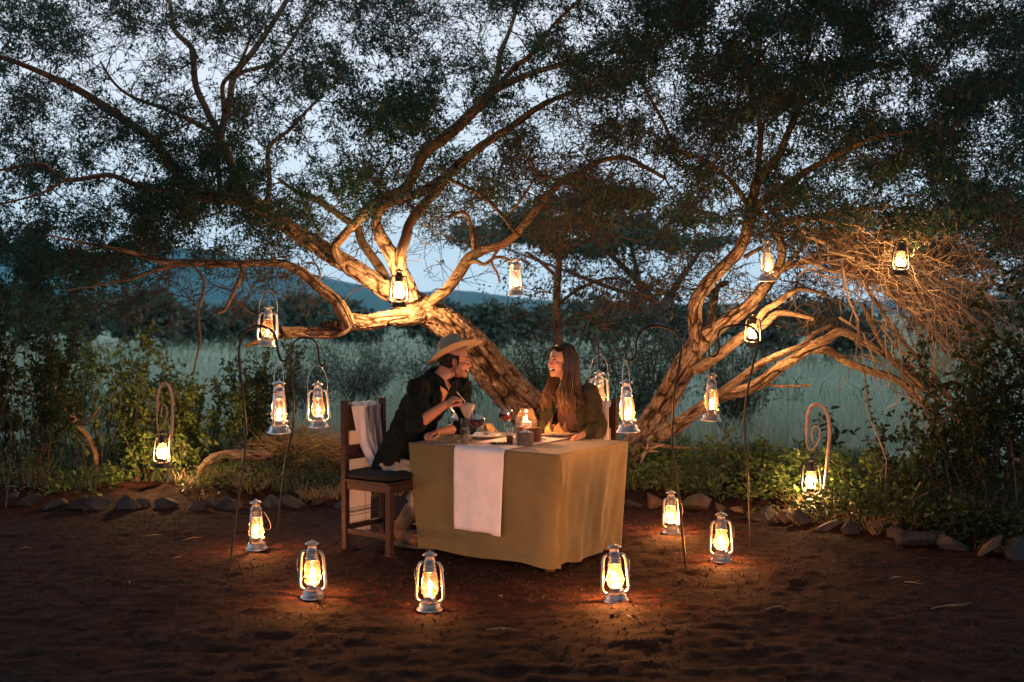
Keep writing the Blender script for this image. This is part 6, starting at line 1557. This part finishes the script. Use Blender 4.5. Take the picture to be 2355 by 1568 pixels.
mb.loft([(Hc-Vector((0, 0, .06)), rt, .15, f, .10), (Hc, rt, .15, f, .10), (Mid, rt, .118, f, .085), (Ch, rt, .132, f, .10), (Sh-Vector((0, 0, .02)), rt, .12, f, .07), (Sh+Vector((0, 0, .03)), rt, .055, f, .05)], 24)
mb.chain([(rS, .038), (rE, .032), (rW, .024)]); mb.chain([(lS, .038), (lE, .032), (lW, .024)])
for s in (-1, 1):
    a = Hc-rt*.08*s; k = a+f*.40+Vector((0, 0, -.02)); c = k+Vector((0, 0, -.40)); mb.chain([(a, .07), (k, .048), (c, .032)]); mb.cap(c, .028, c+f*.12+Vector((0, 0, -.04)), .025)
hd = Vector((-.85, -.45, -.08)).normalized()
fr = hand(mb, lW-hd*.01, hd, (.2, -.1, -1), 1, (.55, .75, .5), .88, .1, .4)
hd2 = Vector((-.3, -.9, -.1)); f2 = hand(mb, rW, hd2, (0, .1, -1), -1, (.3, .5, .4), .88, .1, .3)
me = remesh_obj(mb, .0052, 2, name='body'); add_fingers(me, fr+f2); skin_paint(me, O, HM, (.62, .34, .24), False)
keep(link_mesh('body', me, M['skin'], wom), wom)
person_parts(wom, lambda: face_parts(wom, O, HM, M['hair_dark'], False, .010))
# tee
tb_ = MB().loft([(Hc, rt, .165, f, .115), (Mid, rt, .132, f, .098), (Ch+Vector((0, 0, -.01)), rt, .142, f, .118), (Ch.lerp(Sh, .55), rt, .125, f, .100), (Sh+Vector((0, 0, -.012)), rt, .09, f, .075)], 28)
me = remesh_obj(tb_, .010, 3, wr(.004, 12, 6), 'tee'); keep(link_mesh('tee_shirt', me, M['tee'], wom), wom)
# trousers (hidden under the table, still there)
tb_ = MB()
for s in (-1, 1):
    a = Hc-rt*.08*s+Vector((0, 0, -.03)); k = a+f*.40; c = k+Vector((0, 0, -.36)); tb_.chain([(a, .088), (k, .062), (c, .052)])
me = remesh_obj(tb_, .010, 3, None, 'trousers'); keep(link_mesh('trousers', me, M['trousers'], wom), wom)
# overshirt: open in front
jb = MB()
jb.loft([(Hc+Vector((0, 0, -.03)), rt, .195, f, .145), (Mid, rt, .160, f, .118), (Ch, rt, .165, f, .120), (Ch.lerp(Sh, .6), rt, .165, f, .100), (Sh+Vector((0, 0, .0)), rt, .14, f, .078), (Sh+Vector((0, 0, .03)), rt, .07, f, .062)], 32)
jb.chain([(rS, .062), (rS.lerp(rE, .5), .056), (rE, .052), (rE.lerp(rW, .75), .044)]); jb.chain([(lS, .064), (lS.lerp(lE, .5), .060), (lE, .058), (lE.lerp(lW, .72), .050)])
me = remesh_obj(jb, .009, 4, wr(.015, 12, 12), 'overshirt')
# cut the front opening
bm = bmesh.new(); bm.from_mesh(me); dele = []
for v in bm.verts:
    q = v.co-Ch; a = q.dot(rt); b_ = q.dot(f); zz = q.z
    if b_ > .035 and abs(a+.005) < .045+.045*max(0, (.14-zz))/.25*.9 and abs(a) < .10: dele.append(v)
    elif zz > .09 and b_ > .0 and abs(a) < .05: dele.append(v)
bmesh.ops.delete(bm, geom=dele, context='VERTS'); bm.to_mesh(me); bm.free()
o = link_mesh('overshirt', me, M['jacket'], wom); o.modifiers.new('t', 'SOLIDIFY').thickness = .004; keep(o, wom)
# collar lapels
for s in (-1, 1):
    b0 = Sh+rt*s*.045+Vector((0, 0, .055))-f*.03; V = [b0, b0+rt*s*.035+Vector((0, 0, -.02)), Ch+f*.115+rt*s*.055+Vector((0, 0, .105)), Ch+f*.130+rt*s*.095+Vector((0, 0, .035)), Ch+f*.128+rt*s*.052+Vector((0, 0, .018))]
    m_ = MB(); m_.add(V, [(0, 1, 2), (1, 3, 2), (2, 3, 4)]); o = m_.build('collar', M['jacket'], wom); o.modifiers.new('t', 'SOLIDIFY').thickness = .005; keep(o, wom)
# hair: cap and long strands
w = lambda x, y, z: O+HM @ Vector((x, y, z))
hb = MB(); hb.ell(w(-.020, 0, .048), (.111, .090, .098), HM, 28, 18); hb.ell(w(-.055, 0, -.02), (.075, .080, .10), HM)
me = remesh_obj(hb, .006, 3, None, 'hair_cap')
bm = bmesh.new(); bm.from_mesh(me); Mi = HM.transposed(); dele = []
for v in bm.verts:
    q = Mi @ (v.co-O)
    if q.x > .045 and q.z < .082+.012*math.cos(q.y*60): dele.append(v)
    elif q.x > .035 and q.z < .06: dele.append(v)
    elif q.x > .015 and q.z < .03: dele.append(v)
bmesh.ops.delete(bm, geom=dele, context='VERTS'); bm.to_mesh(me); bm.free()
hr = keep(link_mesh('hair', me, mat('hair_cap', (.012, .007, .005), .7, spec=.2, col2=(.035, .018, .01), scale=120, stretch=(1, 1, .08)), wom), wom); hr.modifiers.new('t', 'SOLIDIFY').thickness = .006
st_ = MB(); rr = random.Random(9); hcol = []
for k in range(900):
    s = rr.choice((-1, 1)); a = rr.uniform(0, 1)
    # root along the parting, fall over the side of the head, then down in front of the shoulder
    x0 = .068-.14*a; tz = .048+.101*math.sqrt(max(.04, 1-((x0+.020)/.114)**2)); p0 = w(x0, s*.004, tz+.002); pm_ = w(x0*.97, s*.052, .048+(tz-.048)*.84)
    sx = .034-.135*rr.random()**.8
    p1 = w(sx*.9+.012, s*(.080+rr.uniform(-.004, .008)), .07); p2 = w(sx, s*(.087+rr.uniform(-.003, .010)), -.03)
    end = Vector((0, 0, 0)); L = rr.uniform(.15, .29)*(1.0 if sx > -.04 else .8)
    q = w(sx, s*.085, -.05); side_sp = rr.uniform(-.028, .028)+(-.030 if s > 0 else .012)
    fw = f*(.035+.07*rr.random())*(1 if sx > -.05 else .1)-rt*0
    p3 = q+Vector((0, 0, -.10))+fw*.5+rt*side_sp*.4; p4 = q+Vector((0, 0, -.10-L*.35))+fw+rt*side_sp*.8; p5 = q+Vector((0, 0, -.10-L*.62))+fw*1.0+rt*(side_sp+rr.uniform(-.012, .012)); p6 = q+Vector((0, 0, -.10-L*.8))+fw*.9+rt*(side_sp*.7+rr.uniform(-.03, .03)); wv = .012*math.sin(L*60+sx*90); p4 = p4+rt*wv; p5 = p5-rt*wv*1.3+f*wv*.6
    pts, rs = spline([p0, pm_, p1, p2, p3, p4, p5, p6], .035, [.002, .0030, .0031, .0034, .0033, .003, .0024, .0006])
    st_.tube(pts, rs, 4, flat=.55); j_ = rr.uniform(-.12, .2); br_ = rr.uniform(.6, 1.3)
    for i_ in range(len(pts)):
        t_ = min(1, max(0, (i_/len(pts)-.35)*1.5+j_)); c_ = [(.034*(1-t_)+.33*t_)*br_, (.018*(1-t_)+.18*t_)*br_, (.011*(1-t_)+.08*t_)*br_]; hcol += [c_]*4
me = bpy.data.meshes.new('hair'); me.from_pydata(st_.v, [], st_.f); me.update(); col_attr(me, np.array(hcol))
hm_, nt, b, out = new_mat('long_hair'); an = nt.nodes.new('ShaderNodeAttribute'); an.attribute_name = 'paint'; nt.links.new(an.outputs['Color'], b.inputs['Base Color']); b.inputs['Roughness'].default_value = .4
keep(link_mesh('long_hair_strands', me, hm_, wom, kind='stuff'), wom)
